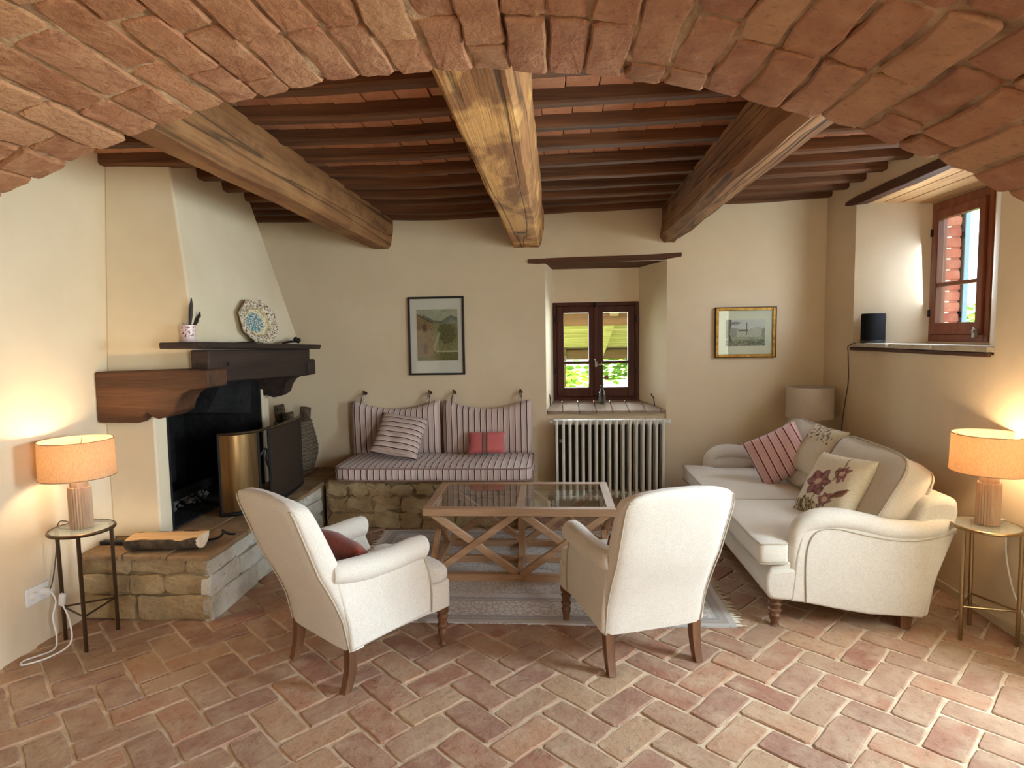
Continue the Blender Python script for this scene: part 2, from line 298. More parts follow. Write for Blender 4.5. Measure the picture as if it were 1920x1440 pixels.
# ------------------------------------------------------------------ builders
def setp(o, label=None, cat=None, group=None, kind=None):
    for k, v in (('label', label), ('category', cat), ('group', group), ('kind', kind)):
        if v: o[k] = v
    return o
def thing(name, label, cat, loc=(0, 0, 0), rz=0., group=None):
    o = bpy.data.objects.new(name, None); C.objects.link(o); o.empty_display_size = .05
    o.location = loc; o.rotation_euler = (0, 0, rz)
    return setp(o, label, cat, group)
class MB:
    def __init__(s): s.v = []; s.f = []; s.c = []
    def add(s, vs, fs):
        n = len(s.v); s.v += [tuple(x) for x in vs]; s.f += [tuple(i+n for i in f) for f in fs]; return s
    def box(s, c, sz, rot=None):
        h = [x/2 for x in sz]; vs = [V((sx*h[0], sy*h[1], sz_*h[2])) for sz_ in (-1, 1) for sy in (-1, 1) for sx in (-1, 1)]
        if rot is not None: vs = [rot @ v for v in vs]
        vs = [v+V(c) for v in vs]
        return s.add(vs, [(0, 2, 3, 1), (4, 5, 7, 6), (0, 1, 5, 4), (1, 3, 7, 5), (3, 2, 6, 7), (2, 0, 4, 6)])
    def bb(s, lo, hi): return s.box([(a+b)/2 for a, b in zip(lo, hi)], [b-a for a, b in zip(lo, hi)])
    def bar(s, a, b, w, h, up=(0, 0, 1)):
        a, b = V(a), V(b); d = (b-a); L = d.length; d.normalize(); x = V(up).cross(d)
        if x.length < 1e-4: x = V((1, 0, 0))
        x.normalize(); y = d.cross(x)
        R = M4((x, y, d)).transposed()
        return s.box((a+b)/2, (w, h, L), R)
    def rings(s, rings, cap=True, closed=False):
        n = len(rings[0]); base = len(s.v)
        for r in rings: s.v += [tuple(p) for p in r]
        m = len(rings)
        for i in range(m if closed else m-1):
            a = base+i*n; b = base+((i+1) % m)*n
            for j in range(n): k = (j+1) % n; s.f.append((a+j, a+k, b+k, b+j))
        if cap and not closed:
            s.f.append(tuple(base+j for j in reversed(range(n)))); s.f.append(tuple(base+(m-1)*n+j for j in range(n)))
        return s
    def tube(s, pts, r, n=8, cap=True, sq=None):
        pts = [V(p) for p in pts]; rr = r if hasattr(r, '__len__') else [r]*len(pts); out = []; px = None
        for i, p in enumerate(pts):
            d = (pts[min(i+1, len(pts)-1)]-pts[max(i-1, 0)]).normalized()
            if px is None:
                px = V((0, 0, 1)).cross(d)
                if px.length < .1: px = V((1, 0, 0)).cross(d)
            px = (px-d*px.dot(d)).normalized(); py = d.cross(px)
            out.append([p+(px*cos(2*pi*j/n)+py*sin(2*pi*j/n)*(sq or 1))*rr[i] for j in range(n)])
        return s.rings(out, cap)
    def lathe(s, prof, c=(0, 0, 0), n=24, cap=True, flute=0):
        c = V(c)
        return s.rings([[c+V((r*(1-(flute if flute and j % 2 else 0))*cos(2*pi*j/n), r*(1-(flute if flute and j % 2 else 0))*sin(2*pi*j/n), z)) for j in range(n)] for r, z in prof], cap)
    def prism(s, poly, ax, a, b):
        def P(p, t): return {'X': (t, p[0], p[1]), 'Y': (p[0], t, p[1]), 'Z': (p[0], p[1], t)}[ax]
        return s.rings([[P(p, a) for p in poly], [P(p, b) for p in poly]])
    def sphere(s, c, r, n=12, sc=(1, 1, 1)):
        return s.rings([[V(c)+V((r*sc[0]*sin(pi*i/n)*cos(2*pi*j/n), r*sc[1]*sin(pi*i/n)*sin(2*pi*j/n), -r*sc[2]*cos(pi*i/n))) for j in range(n)] for i in [.02]+list(range(1, n))+[n-.02]])
    def xf(s, m):
        s.v = [tuple(m @ V(p)) for p in s.v]; return s
    def mesh(s, name):
        me = bpy.data.meshes.new(name); me.from_pydata(s.v, [], s.f)
        bm = bmesh.new(); bm.from_mesh(me); bmesh.ops.recalc_face_normals(bm, faces=bm.faces); bm.to_mesh(me); bm.free()
        if s.c:
            ca = me.color_attributes.new('Col', 'FLOAT_COLOR', 'POINT')
            ca.data.foreach_set('color', [x for q in s.c for x in (*q[:3], 1.)])
        return me
    def build(s, name, mat, parent=None, bevel=0, seg=2, smooth=True, ang=40, sub=0):
        me = s.mesh(name); me.materials.append(mat)
        if smooth:
            me.polygons.foreach_set('use_smooth', [True]*len(me.polygons)); me.set_sharp_from_angle(angle=radians(ang))
        o = bpy.data.objects.new(name, me); C.objects.link(o)
        if parent: o.parent = parent
        if bevel:
            m = o.modifiers.new('bevel', 'BEVEL'); m.width = bevel; m.segments = seg; m.limit_method = 'ANGLE'; m.angle_limit = radians(30)
        if sub:
            m = o.modifiers.new('sub', 'SUBSURF'); m.levels = sub; m.render_levels = sub
        return o
def struct(o): o['kind'] = 'structure'; return o
def mat3(x, n, loc):
    """frame whose local x runs along x and whose local z is the normal n"""
    z = V(n).normalized(); x = V(x); x = (x-z*x.dot(z)).normalized(); y = z.cross(x)
    m = M4((x, y, z)).transposed().to_4x4(); m.translation = V(loc); return m
def roughen(mb, amp, sc, off=0):
    mb.v = [tuple(V(p)+amp*noise.noise_vector(V(p)*sc+V((off, off*2, 0)))) for p in mb.v]; return mb
def smoothpath(pts, k=6):
    P = [V(p) for p in pts]; out = []
    for i in range(len(P)-1):
        a, b, c, d = P[max(i-1, 0)], P[i], P[i+1], P[min(i+2, len(P)-1)]
        for j in range(k):
            t = j/k; out.append(.5*((2*b)+(c-a)*t+(2*a-5*b+4*c-d)*t*t+(3*b-a-3*c+d)*t**3))
    return out+[P[-1]]
def roundrect(hx, hy, e=4., n=32):
    out = []
    for j in range(n):
        a = 2*pi*j/n; ca, sa = cos(a), sin(a)
        out.append((hx*math.copysign(abs(ca)**(2/e), ca), hy*math.copysign(abs(sa)**(2/e), sa)))
    return out
def pillow(wd, hg, th, n=22, pinch=.06, colf=None, wob=.006, seed=0):
    """stuffed cushion lying in local xy, seam all round"""
    mb = MB(); idx = {}
    for side in (1, -1):
        for i in range(n+1):
            for j in range(n+1):
                u, v = 2*i/n-1, 2*j/n-1
                if side < 0 and (i in (0, n) or j in (0, n)): idx[(side, i, j)] = idx[(1, i, j)]; continue
                x = u*wd/2*(1-pinch*(1-v*v)**1); y = v*hg/2*(1-pinch*(1-u*u)**1)
                x = u*wd/2-pinch*wd/2*u*abs(u)*(1-v*v); y = v*hg/2-pinch*hg/2*v*abs(v)*(1-u*u)
                z = side*th/2*((1-u**4)*(1-v**4))**.55
                q = V((x, y, z)); q += wob*noise.noise_vector(V((x*9+seed, y*9, side)))*(1-max(abs(u), abs(v))**6)
                idx[(side, i, j)] = len(mb.v); mb.v.append(tuple(q))
                if colf: mb.c.append(colf(u, v))
        for i in range(n):
            for j in range(n):
                q = [idx[(side, i, j)], idx[(side, i+1, j)], idx[(side, i+1, j+1)], idx[(side, i, j+1)]]
                mb.f.append(tuple(q if side > 0 else q[::-1]))
    return mb
def boxcush(wd, dp, hb, dome, n=24, e=6., wob=.004, seed=0, outline=None):
    """boxed seat cushion, centre of its box at the origin, domed top and bottom"""
    mb = MB(); rows = []
    out = outline or roundrect(wd/2, dp/2, e, 56)
    ks = [1, .975, .93, .85, .72, .55, .35, .12]
    def ring(k, s, z0):
        r = []
        for x, y in out:
            zz = s*(z0+dome*(1-k**4))
            q = V((x*k, y*k, zz)); q += wob*noise.noise_vector(q*7+V((seed, 0, 0))); r.append(q)
        return r
    R = [ring(k, -1, hb/2) for k in ks[::-1]]
    R += [[V((x*1.012, y*1.012, z*hb/2))+wob*noise.noise_vector(V((x*7+seed, y*7, z))) for x, y in out] for z in (-.6, 0, .6)]
    R += [ring(k, 1, hb/2) for k in ks]
    return mb.rings(R)

def brick_mesh(name, l, wd, h, seed, jit=.004, cham=.006, corner=.012, mat=None, n_side=3, dome=.0):
    rnd = random.Random(seed); pts = []
    cs = [(-l/2, -wd/2), (l/2, -wd/2), (l/2, wd/2), (-l/2, wd/2)]
    for k in range(4):
        a, b = V(cs[k]), V(cs[(k+1) % 4]); d = (b-a); L = d.length; d.normalize()
        m = 3 if L > .18 else 2
        for i in range(m+1):
            t_ = corner+(L-2*corner)*i/m; pts.append(a+d*t_+V((rnd.uniform(-jit, jit), rnd.uniform(-jit, jit))))
    def ring(s, z, zj): return [(p.x-math.copysign(s, p.x), p.y-math.copysign(s, p.y), z+rnd.uniform(-zj, zj)) for p in pts]
    mb = MB(); mb.rings([ring(0, -h, 0), ring(0, -cham, jit*.4), ring(cham, 0, jit*.3)], True)
    if dome:
        b = len(mb.v); f = mb.f.pop(); mb.v.append((rnd.uniform(-.2, .2)*l, rnd.uniform(-.2, .2)*wd, dome))
        mb.f += [(f[i], f[(i+1) % len(f)], b) for i in range(len(f))]
    me = mb.mesh(name); me.materials.append(mat)
    me.polygons.foreach_set('use_smooth', [False]*len(me.polygons)); return me
def inst(name, me, m, parent):
    o = bpy.data.objects.new(name, me); C.objects.link(o); o.parent = parent; o.matrix_basis = m; return o

# ------------------------------------------------------------------ ROOM  (x right, y away from the camera, z up; metres)
XL, XR, YB, YF0, YF1, ZC = -2.65, 2.29, 5.40, .62, 1.65, 2.64
def zoff(x):  # the old ceiling sags a little
    return float(np.interp(x, [-2.7, -1.5, -.9, 0, 1, 2.4], [.0, -.02, -.028, 0, .024, .062]))

# floor bed and herringbone bricks
fb = MB().bb((-3.3, -3.4, -.2), (2.8, 5.9, -.0055))
floor = struct(fb.build('floor', FMORTAR, smooth=False))
MOD = .1425
e1 = V((sin(radians(42.5)), cos(radians(42.5)))); e2 = V((-e1.y, e1.x)); org = V((-.174, 2.30))
BM = [brick_mesh('floor_brick_shape', .272, .1300, .05, i, .0035, .004, .009, FBRICK) for i in range(8)]
cells = []
for ix in range(-45, 46):
    for iy in range(-45, 46):
        c4 = (ix-iy) % 4
        if c4 == 0: ctr = (ix+1, iy+.5); ang = 0
        elif c4 == 3: ctr = (ix+.5, iy+1); ang = 1
        else: continue
        p = org+e1*ctr[0]*MOD+e2*ctr[1]*MOD
        if not (-2.75 < p.x < 2.36 and -1.2 < p.y < 5.48): continue
        if p.x < -1.98 and p.y > 3.2: continue
        if p.x < -.25 and p.y > 4.86: continue
        cells.append((p, ang))
def seen(p):
    d = V((p.x, p.y, -EYE)); wz = d.dot(fw)
    if wz < .3: return False
    x, y = 960+F*d.dot(rt)/wz, 720-F*d.dot(up)/wz
    return -60 < x < 1980 and y < 1500
cells.sort(key=lambda c: (not seen(c[0]), c[0].length))
brnd = random.Random(3); stuffmb = MB(); nb = 0
for p, ang in cells:
    a = math.atan2(e1.y, e1.x)+(pi/2 if ang else 0)+brnd.uniform(-.012, .012)+(pi if brnd.random() < .5 else 0)
    m = M4.Translation((p.x, p.y, brnd.uniform(-.0025, .0025))) @ M4.Rotation(a, 4, 'Z') @ M4.Rotation(brnd.uniform(-.008, .008), 4, 'X')
    me = brnd.choice(BM)
    if nb < 300 and seen(p): inst('brick', me, m, floor); nb += 1
    else: stuffmb.add([m @ v.co for v in me.vertices], [tuple(q.vertices) for q in me.polygons])
so_ = stuffmb.build('brick_paving', FBRICK, floor, smooth=False); so_['kind'] = 'stuff'

# back wall with its deep window niche
def rough_wall(mb, name, mat=PLASTER): return struct(mb.build(name, mat, smooth=False))
NX0, NX1, NZ0, NZ1 = -.075, .97, .885, 2.165
WX0, WX1, WZ0, WZ1, WY = -.012, .772, .928, 1.835, 5.70
mb = MB()
mb.bb((-3.3, YB, -.1), (NX0, 5.85, 2.85)); mb.bb((NX1, YB, -.1), (2.80, 5.85, 2.85))
mb.bb((NX0, YB, -.1), (NX1, 5.85, .80)); mb.bb((NX0, YB, NZ1), (NX1, 5.85, 2.85))
mb.prism([(NX0, YB), (WX0, WY), (WX0, 5.85), (NX0, 5.85)], 'Z', .8, NZ1)
mb.prism([(NX1, YB), (NX1, 5.85), (WX1, 5.85), (WX1, WY)], 'Z', .8, NZ1)
mb.bb((WX0, WY-.005, WZ1), (WX1, 5.85, NZ1))
mb.prism([(YB+.02, .8), (YB+.02, .862), (WY, .915), (5.85, .915), (5.85, .8)], 'X', NX0, NX1)
wall_back = rough_wall(mb, 'wall_back')
# brick sill of the niche
x = NX0+.003; k = 0
srnd = random.Random(11)
SB = [brick_mesh('sill_brick_shape', .141, .32, .03, 40+i, .002, .003, .008, SILLB) for i in range(4)]
while x < NX1-.02:
    l = min(srnd.uniform(.128, .148), NX1-.003-x); cx = x+l/2
    m = M4.Translation((cx, YB+.155, .905)) @ M4.Rotation(math.atan2(.058, .30), 4, 'X') @ M4.Diagonal((l/.143, 1.06, 1, 1))
    inst('sill_brick', SB[k % 4], m, wall_back); x += l+.004; k += 1
# rough lintel board over the niche
mb = MB()
n = 15
rows = []
for i in range(n+1):
    u = i/n; X = -.222+u*1.314
    zt = 2.198+.026*u+.004*sin(7*u); tap = min(1, min(u, 1-u)*9+.35); zb = zt-.028-.016*tap
    yf = YB-.012+.004*sin(9*u)
    rows.append([(X, yf, zb), (X, yf, zt), (X, YB+.05, zt), (X, YB+.05, zb-.004)])
mb.rings(rows)
o = mb.build('lintel', LINTW, wall_back, .004)
mb = MB(); mb.prism([(YB+.0, 2.168), (YB+.0, 2.19), (5.7, 2.19), (5.7, 2.138)], 'X', NX0-.003, NX1+.003)
mb.build('lintel_board', LINTW, wall_back)
# hooks in the niche
for hx, hy, dx in ((NX0+.035, YB+.13, .006), (NX1-.085, YB+.10, .03)):
    MB().tube([(hx, hy, .895), (hx-dx*.3, hy, .97), (hx-dx, hy, 1.0), (hx-dx-.004, hy-.012, 1.005)], .005, 6).build('window_stay_pin', IRON, wall_back)

# window in the back niche
w1 = bpy.data.objects.new('window_1', None); C.objects.link(w1); w1['kind'] = 'structure'; w1.location = (WX0, WY, WZ0)
WW, WH = WX1-WX0, WZ1-WZ0
mb = MB()
for lo, hi in (((0, -.01, 0), (.036, .06, WH)), ((WW-.036, -.01, 0), (WW, .06, WH)), ((.036, -.01, WH-.034), (WW-.036, .06, WH)), ((.036, -.01, 0), (WW-.036, .06, .038)), ((.03, .028, .03), (.052, .06, WH-.03)), ((WW-.052, .028, .03), (WW-.03, .06, WH-.03)), ((.05, .028, WH-.05), (WW-.05, .06, WH-.03)), ((.05, .028, .03), (WW-.05, .06, .052)), ((WW/2-.012, .024, .05), (WW/2+.012, .05, WH-.05))): mb.bb(lo, hi)
mb.build('outer_frame', WINW, w1, .004)
def sash(parent, x0, x1, z0, z1, mats, zbar, st=.062, bot=.085, y0=-.02, y1=.022):
    s = MB()
    s.bb((x0, y0, z0), (x0+st, y1, z1)); s.bb((x1-st, y0, z0), (x1, y1, z1))
    s.bb((x0+st, y0, z1-.06), (x1-st, y1, z1)); s.bb((x0+st, y0, z0), (x1-st, y1, z0+bot))
    so = s.build('sash', mats, parent, .005)
    MB().bb((x0+st, y0+.006, zbar-.012), (x1-st, y1-.006, zbar+.012)).build('glazing_bar', mats, so, .003)
    for a, b in ((z0+bot, zbar-.012), (zbar+.012, z1-.06)):
        MB().bb((x0+st-.004, 0, a-.004), (x1-st+.004, .004, b+.004)).build('pane', GLASS, so)
    return so
sash(w1, .038, WW/2-.004, .04, WH-.036, WINW, .355)
sash(w1, WW/2+.004, WW-.038, .04, WH-.036, WINW, .355)
mb = MB(); mb.bb((WW/2-.018, -.034, .05), (WW/2+.018, -.02, WH-.04)); mb.build('meeting_strip', WINW, w1, .005)
mb = MB().box((WW/2, -.045, .34), (.022, .02, .05)); mb.tube([(WW/2, -.05, .345), (WW/2+.03, -.065, .335), (WW/2+.052, -.066, .345)], .008, 8)
mb.tube([(WW/2-.004, -.05, .36), (WW/2-.016, -.055, .39)], .006, 8); mb.build('latch_handle', plain('nickel', rgb(176, 172, 166), .3, .9), w1, .003)
for zz in (.72, .25):
    for xx in (.03, WW-.03): MB().lathe([(.009, 0), (.009, .06)], (xx, -.022, zz), 8).build('hinge', IRON, w1)
MB().lathe([(.012, 0), (.012, .05)], (WW/2, -.03, WH-.055), 8).build('top_bolt', IRON, w1)

# right wall: garden door, splayed window niche
RY0, RY1, RZ0, RZ1 = 3.37, 4.90, 1.437, 2.50
VX, VY0, VY1, VZ0, VZ1 = 2.64, 3.93, 4.53, 1.457, 2.405
DY0, DY1, DZ = 1.68, 2.46, 2.10
XO = 2.76
mb = MB()
mb.bb((XR, -3.4, -.1), (XO, -2.6, 2.85)); mb.bb((XR, -2.6, 2.25), (XO, -.6, 2.85)); mb.bb((XR, -.6, -.1), (XO, DY0, 2.85)); mb.bb((XR, DY0, DZ), (XO, DY1, 2.85)); mb.bb((XR, DY1, -.1), (XO, RY0, 2.85))
mb.bb((XR, RY0, -.1), (XO, RY1, RZ0-.035)); mb.bb((XR, RY0, RZ1+.045), (XO, RY1, 2.85)); mb.bb((XR, RY1, -.1), (XO, YB+.01, 2.85))
mb.prism([(XR, RY1), (VX, VY1), (XO, VY1), (XO, RY1)], 'Z', RZ0-.035, RZ1+.045)
mb.prism([(XR, RY0), (XO, RY0), (XO, VY0), (VX, VY0)], 'Z', RZ0-.035, RZ1+.045)
mb.bb((VX-.004, VY0, VZ1), (XO, VY1, RZ1+.04)); mb.bb((VX-.008, VY0, RZ0-.035), (XO, VY1, VZ0+.006))
wall_right = rough_wall(mb, 'wall_right')
# stone sill of that niche, three slabs
for i, (a, b) in enumerate(((3.375, 3.86), (3.87, 4.36), (4.37, 4.895))):
    me = brick_mesh('sill_stone_shape', b-a, .395, .03, 60+i, .004, .005, .01, WSTONE)
    inst('sill_stone', me, M4.Translation((XR+.172, (a+b)/2, RZ0+.008)) @ M4.Rotation(pi/2, 4, 'Z') @ M4.Rotation(.02, 4, 'X'), wall_right)
mb = MB(); mb.bb((XR-.022, 3.39, RZ0-.045), (XR+.03, 4.90, RZ0-.022)); roughen(mb, .004, 9); mb.build('sill_board', LINTY, wall_right, .004)
# lintel beam edge and sloping planks over the niche
rows = []
for i in range(17):
    u = i/16; Y = 5.03-u*1.86; tap = min(1, min(u, 1-u)*8+.3)
    rows.append([(XR-.028, Y, 2.515-.036*tap), (XR-.028, Y, 2.523+.02*tap), (XR+.05, Y, 2.54), (XR+.05, Y, 2.515-.036*tap)])
mb = MB().rings(rows); roughen(mb, .005, 6); mb.build('lintel', LINTY, wall_right, .005)
for i in range(4):
    x0 = XR+.05+i*.078; x1 = x0+.073; z = 2.508-(x0-XR)*.28
    mb = MB(); rr = []
    for j in range(9):
        Y = RY0-.02+(RY1-RY0+.04)*j/8; wv = .004*noise.noise(V((Y*3, i*5, 0)))
        rr.append([(x0+wv, Y, z), (x1+wv, Y, z-.02), (x1+wv, Y, z+.05), (x0+wv, Y, z+.05)])
    mb.rings(rr).build('plank', PLANKW, wall_right, .003)
# window
w2 = bpy.data.objects.new('window_2', None); C.objects.link(w2); w2['kind'] = 'structure'; w2.location = (VX, VY1, VZ0); w2.rotation_euler = (0, 0, -pi/2)
QW, QH = VY1-VY0, VZ1-VZ0
mb = MB()
for lo, hi in (((0, -.012, 0), (.04, .06, QH)), ((QW-.04, -.012, 0), (QW, .06, QH)), ((.04, -.012, QH-.06), (QW-.04, .06, QH)), ((.04, -.012, 0), (QW-.04, .06, .05)), ((.03, .026, .03), (.056, .06, QH-.05)), ((QW-.056, .026, .03), (QW-.03, .06, QH-.05)), ((.05, .026, QH-.075), (QW-.05, .06, QH-.05)), ((.05, .026, .04), (QW-.05, .06, .066))): mb.bb(lo, hi)
mb.build('outer_frame', WINW2, w2, .004)
sash(w2, .045, QW-.045, .052, QH-.062, WINW2, .385, .052, .075, -.03, .018)
MB().box((QW-.062, -.045, .055), (.022, .03, .05)).tube([(QW-.062, -.06, .065), (QW-.03, -.075, .085)], .009, 8).build('latch_handle', MATS['nickel'], w2, .003)
for zz in (.17, .72): MB().lathe([(.01, 0), (.01, .05)], (.035, -.03, zz), 8).build('hinge', IRON, w2)
# garden door assumed out of view; solid lower half added to shade the floor
d1 = bpy.data.objects.new('door_1', None); C.objects.link(d1); d1['kind'] = 'structure'; d1.location = (XO-.05, DY0, 0)
mb = MB(); mb.bb((-.06, 0, 0), (.04, .045, DZ)); mb.bb((-.06, DY1-DY0-.045, 0), (.04, DY1-DY0, DZ)); mb.bb((-.06, .045, DZ-.045), (.04, DY1-DY0-.045, DZ)); mb.build('door_frame', WINW2, d1, .004)
MB().bb((-.03, .05, .01), (.01, DY1-DY0-.05, .85)).build('door_panel', WINW2, d1, .004)
MB().bb((-.012, .05, .85), (-.008, DY1-DY0-.05, DZ-.05)).build('pane', GLASS, d1)
# baseboard strip of plaster along the right wall
struct(MB().bb((XR-.012, DY1, 0), (XR, YB, .05)).build('baseboard_right', soft('base_paint', rgb(196, 182, 154), rgb(206, 194, 168), 4), bevel=.004))

# left wall with the firebox recess
FY0, FY1, FZ0, FZ1, FX = 3.55, 4.79, .38, 1.40, -3.02
mb = MB()
mb.bb((-3.25, -3.4, -.1), (XL, FY0, 2.85)); mb.bb((-3.25, FY1, -.1), (XL, 5.41, 2.85))
mb.bb((-3.25, FY0, -.1), (XL, FY1, FZ0)); mb.bb((-3.25, FY0, FZ1), (XL, FY1, 2.85)); mb.bb((-3.25, FY0, FZ0), (FX-.03, FY1, FZ1))
wall_left = rough_wall(mb, 'wall_left')

# front wall with the brick arch that the camera looks under
pts = np.array([(-1.541, 1.977), (-1.258, 2.08), (-1.0, 2.10), (-.823, 2.158), (-.542, 2.215), (-.327, 2.244), (-.075, 2.242), (.158, 2.212), (.361, 2.17), (.534, 2.13), (.719, 2.051), (.889, 1.999), (1.15, 1.86)])
A = np.c_[2*pts, np.ones(len(pts))]; sol = np.linalg.lstsq(A, (pts**2).sum(1), rcond=None)[0]
acx, acz = sol[0], sol[1]; AR = sqrt(sol[2]+acx**2+acz**2)
aL, aR_ = math.asin((-2.05-acx)/AR), math.asin((1.62-acx)/AR)
def arc(t, r=AR): return (acx+r*sin(t), acz+r*cos(t))
mR = AR+.013
arcp = [arc(aL+(aR_-aL)*i/60, mR+.032) for i in range(61)]
mb = MB()
# spandrel above the arch as strips, jambs as boxes
for i in range(60):
    a, b = arcp[i], arcp[i+1]
    mb.prism([a, b, (b[0], 2.85), (a[0], 2.85)], 'Y', YF0, YF1)
mb.bb((-3.2, YF0, -.1), (arcp[0][0], YF1, 2.85)); mb.bb((arcp[-1][0], YF0, -.1), (2.7, YF1, 2.85))
wall_front = struct(mb.build('wall_front', PLASTER, smooth=False))
mb = MB(); rr = []
for i in range(121):
    p = arc(aL+(aR_-aL)*i/120, mR-.002); rr.append([(p[0], YF0+.005+(YF1-YF0-.017)*j/14, p[1]-.001) for j in range(15)])
g = MB()
for i in range(121):
    for j in range(15):
        p = V(rr[i][j]); deep = .014*max(0, min(1, (noise.noise(p*4.5)-.30)*6)); nrm = (p-V((acx, p.y, acz))).normalized(); g.v.append(tuple(p-nrm*(.0015-deep+.0055*noise.noise(p*16)+.004*noise.noise(p*55))))
for i in range(120):
    for j in range(14): g.f.append((i*15+j, (i+1)*15+j, (i+1)*15+j+1, i*15+j+1))
g.build('mortar_bed', AMORTAR, wall_front)
AB = [brick_mesh('arch_brick_shape', .274, .093, .03, 100+i, .0055, .005, .010, ABRICK, dome=.003) for i in range(8)]
arnd = random.Random(5); tcur = aL+.006; course = 0
while tcur < aR_-.02:
    wdt = arnd.uniform(.082, .096); tm = tcur+wdt/2/AR
    y = YF1+arnd.uniform(-.003, .006); first = arnd.choice([.27, .13, .19, .27, .09])
    while y > YF0+.05:
        l = first if first else arnd.uniform(.225, .285); first = None
        l = min(l, y-YF0); px_, pz_ = arc(tm, AR+arnd.uniform(-.004, .006))
        if True:
            m = mat3((0, 1, 0), (acx-px_, 0, acz-pz_), (px_, y-l/2, pz_)) @ M4.Rotation(arnd.uniform(-.02, .02), 4, 'Z') @ M4.Rotation(arnd.uniform(-.05, .05), 4, 'X') @ M4.Diagonal((l/.274, wdt/.092, 1, 1))
            inst('brick', arnd.choice(AB), m, wall_front)
        y -= l+arnd.choice([.003, .006, .006, .012, .02])
    tcur += (wdt+arnd.uniform(.005, .013))/AR; course += 1

# hall behind the camera (closed, with one wide opening on its right side)
struct(MB().bb((-3.2, -3.4, -.1), (2.7, -3.2, 2.85)).build('wall_rear', CORE, smooth=False))
struct(MB().bb((-3.25, -3.4, 2.70), (2.76, YF0, 2.86)).build('ceiling_hall', AMORTAR, smooth=False))

# ceiling: tiles on joists on three beams
cl = MB().bb((-3.25, YF0, 2.80), (2.76, 5.86, 2.9)); ceil = struct(cl.build('ceiling', CTILE, smooth=False))
JY = [1.86, 2.19, 2.545, 2.88, 3.21, 3.545, 3.895, 4.20, 4.515, 4.79, 5.06, 5.35]
bays = [(-2.66, -1.515), (-1.51, -.225), (-.22, .985), (.99, 2.30)]
jr = random.Random(8)
for bi, (x0, x1) in enumerate(bays):
    for Y in JY:
        rows = []; n = 9; wd = jr.uniform(.070, .088); ph = jr.uniform(0, 9); sag = jr.uniform(.0, .008); sk = jr.uniform(-.012, .012); hh = jr.uniform(.054, .062)
        for i in range(n+1):
            u = i/n; X = x0+(x1-x0)*u
            y = Y+.010*noise.noise(V((X*1.6, ph, 0)))+sk*(u-.5)*2; z1 = ZC+zoff(X)-sag*sin(pi*u); z0 = z1-hh+.006*noise.noise(V((X*2.5, ph, 3)))
            a, b = y-wd/2+.004*noise.noise(V((X*4, ph, 5))), y+wd/2
            c_ = .010
            rows.append([(X, a, z1+.03), (X, a-.002, z0+c_), (X, a+c_, z0), (X, b-c_, z0), (X, b, z0+c_), (X, b, z1+.03)])
        MB().rings(rows).build('joist', JOISTW, ceil, smooth=False)
TM = [brick_mesh('ceiling_tile_shape', .33, .146, .02, 200+i, .0015, .002, .004, CTILE) for i in range(5)]
tl_ = []
for k in range(len(JY)-1):
    for i in range(33):
        X = XL+.075+i*.1505+(k % 2)*.04
        if X > XR-.03: continue
        tl_.append((X, (JY[k]+JY[k+1])/2, JY[k+1]-JY[k]))
tl_.sort(key=lambda q: q[1]); sm = MB()
for i, (X, Y, L) in enumerate(tl_):
    m = M4.Translation((X, Y, ZC+zoff(X)+.004+jr.uniform(-.002, .002))) @ M4.Rotation(jr.uniform(-.01, .01), 4, 'Y') @ M4.Rotation(pi, 4, 'X') @ M4.Rotation(pi/2, 4, 'Z') @ M4.Diagonal((L/.334, 1, 1, 1))
    if i < 300: inst('tile', TM[i % 5], m, ceil)
    else: sm.add([m @ v.co for v in TM[0].vertices], [tuple(q.vertices) for q in TM[0].polygons])
o = sm.build('tile_field', CTILE, ceil, smooth=False); o['kind'] = 'stuff'

BEAMC = wood('centre_beam_wood', rgb(112, 74, 44), rgb(180, 128, 80), 'Y', 1.1, .85, .45, 9, .012, (rgb(222, 172, 106), .8), .7, .22)
def beam(xb0, xb1, xt0, xt1, z0, seed, y0=YF1-.02, y1=YB+.02, cham=.03, wave=.012, chl=None, mat=None):
    rows = []; n = 40
    for i in range(n+1):
        Y = y0+(y1-y0)*i/n
        def q(a): return wave*noise.noise(V((Y*1.3, a*7.3+seed, 0)))+wave*.35*noise.noise(V((Y*6, a*3.1+seed, 2)))
        zb = z0+q(1)*.8; zt = ZC-.03
        ca = cham*(1+.5*noise.noise(V((Y*2, seed, 5)))); cb = (chl or cham)*(1+.5*noise.noise(V((Y*2, seed, 8))))
        zq = 2.592+zoff((xt0+xt1)/2); P = [(xt0+q(2), zq), (xt0+q(2), z0+.16), (xb0+q(3), zb+ca), (xb0+q(3)+ca*.8, zb), ((xb0+xb1)/2, zb+q(9)*.5), (xb1+q(4)-cb*.8, zb), (xb1+q(4), zb+cb), (xt1+q(5), z0+.16), (xt1+q(5), zq)]
        rows.append([(x, Y, z) for x, z in P])
    return MB().rings(rows).build('beam', mat or BEAMW, ceil, ang=28)
beam(-1.605, -1.425, -1.60, -1.41, 2.315, 1)
bc = beam(-.355, -.105, -.350, -.085, 2.305, 4, wave=.016, mat=BEAMC)
beam(.905, 1.075, .925, 1.06, 2.315, 9, cham=.045, wave=.02)
bmk = MB(); bmk.sphere((-.235, 4.62, 2.312), .05, 10, (1, 1.2, .3)); roughen(bmk, .012, 30); bmk.build('knot', soft('knot_wood', rgb(70, 76, 66), rgb(116, 108, 84), 30, .9, 1, 60), bc)
rndp = random.Random(2)
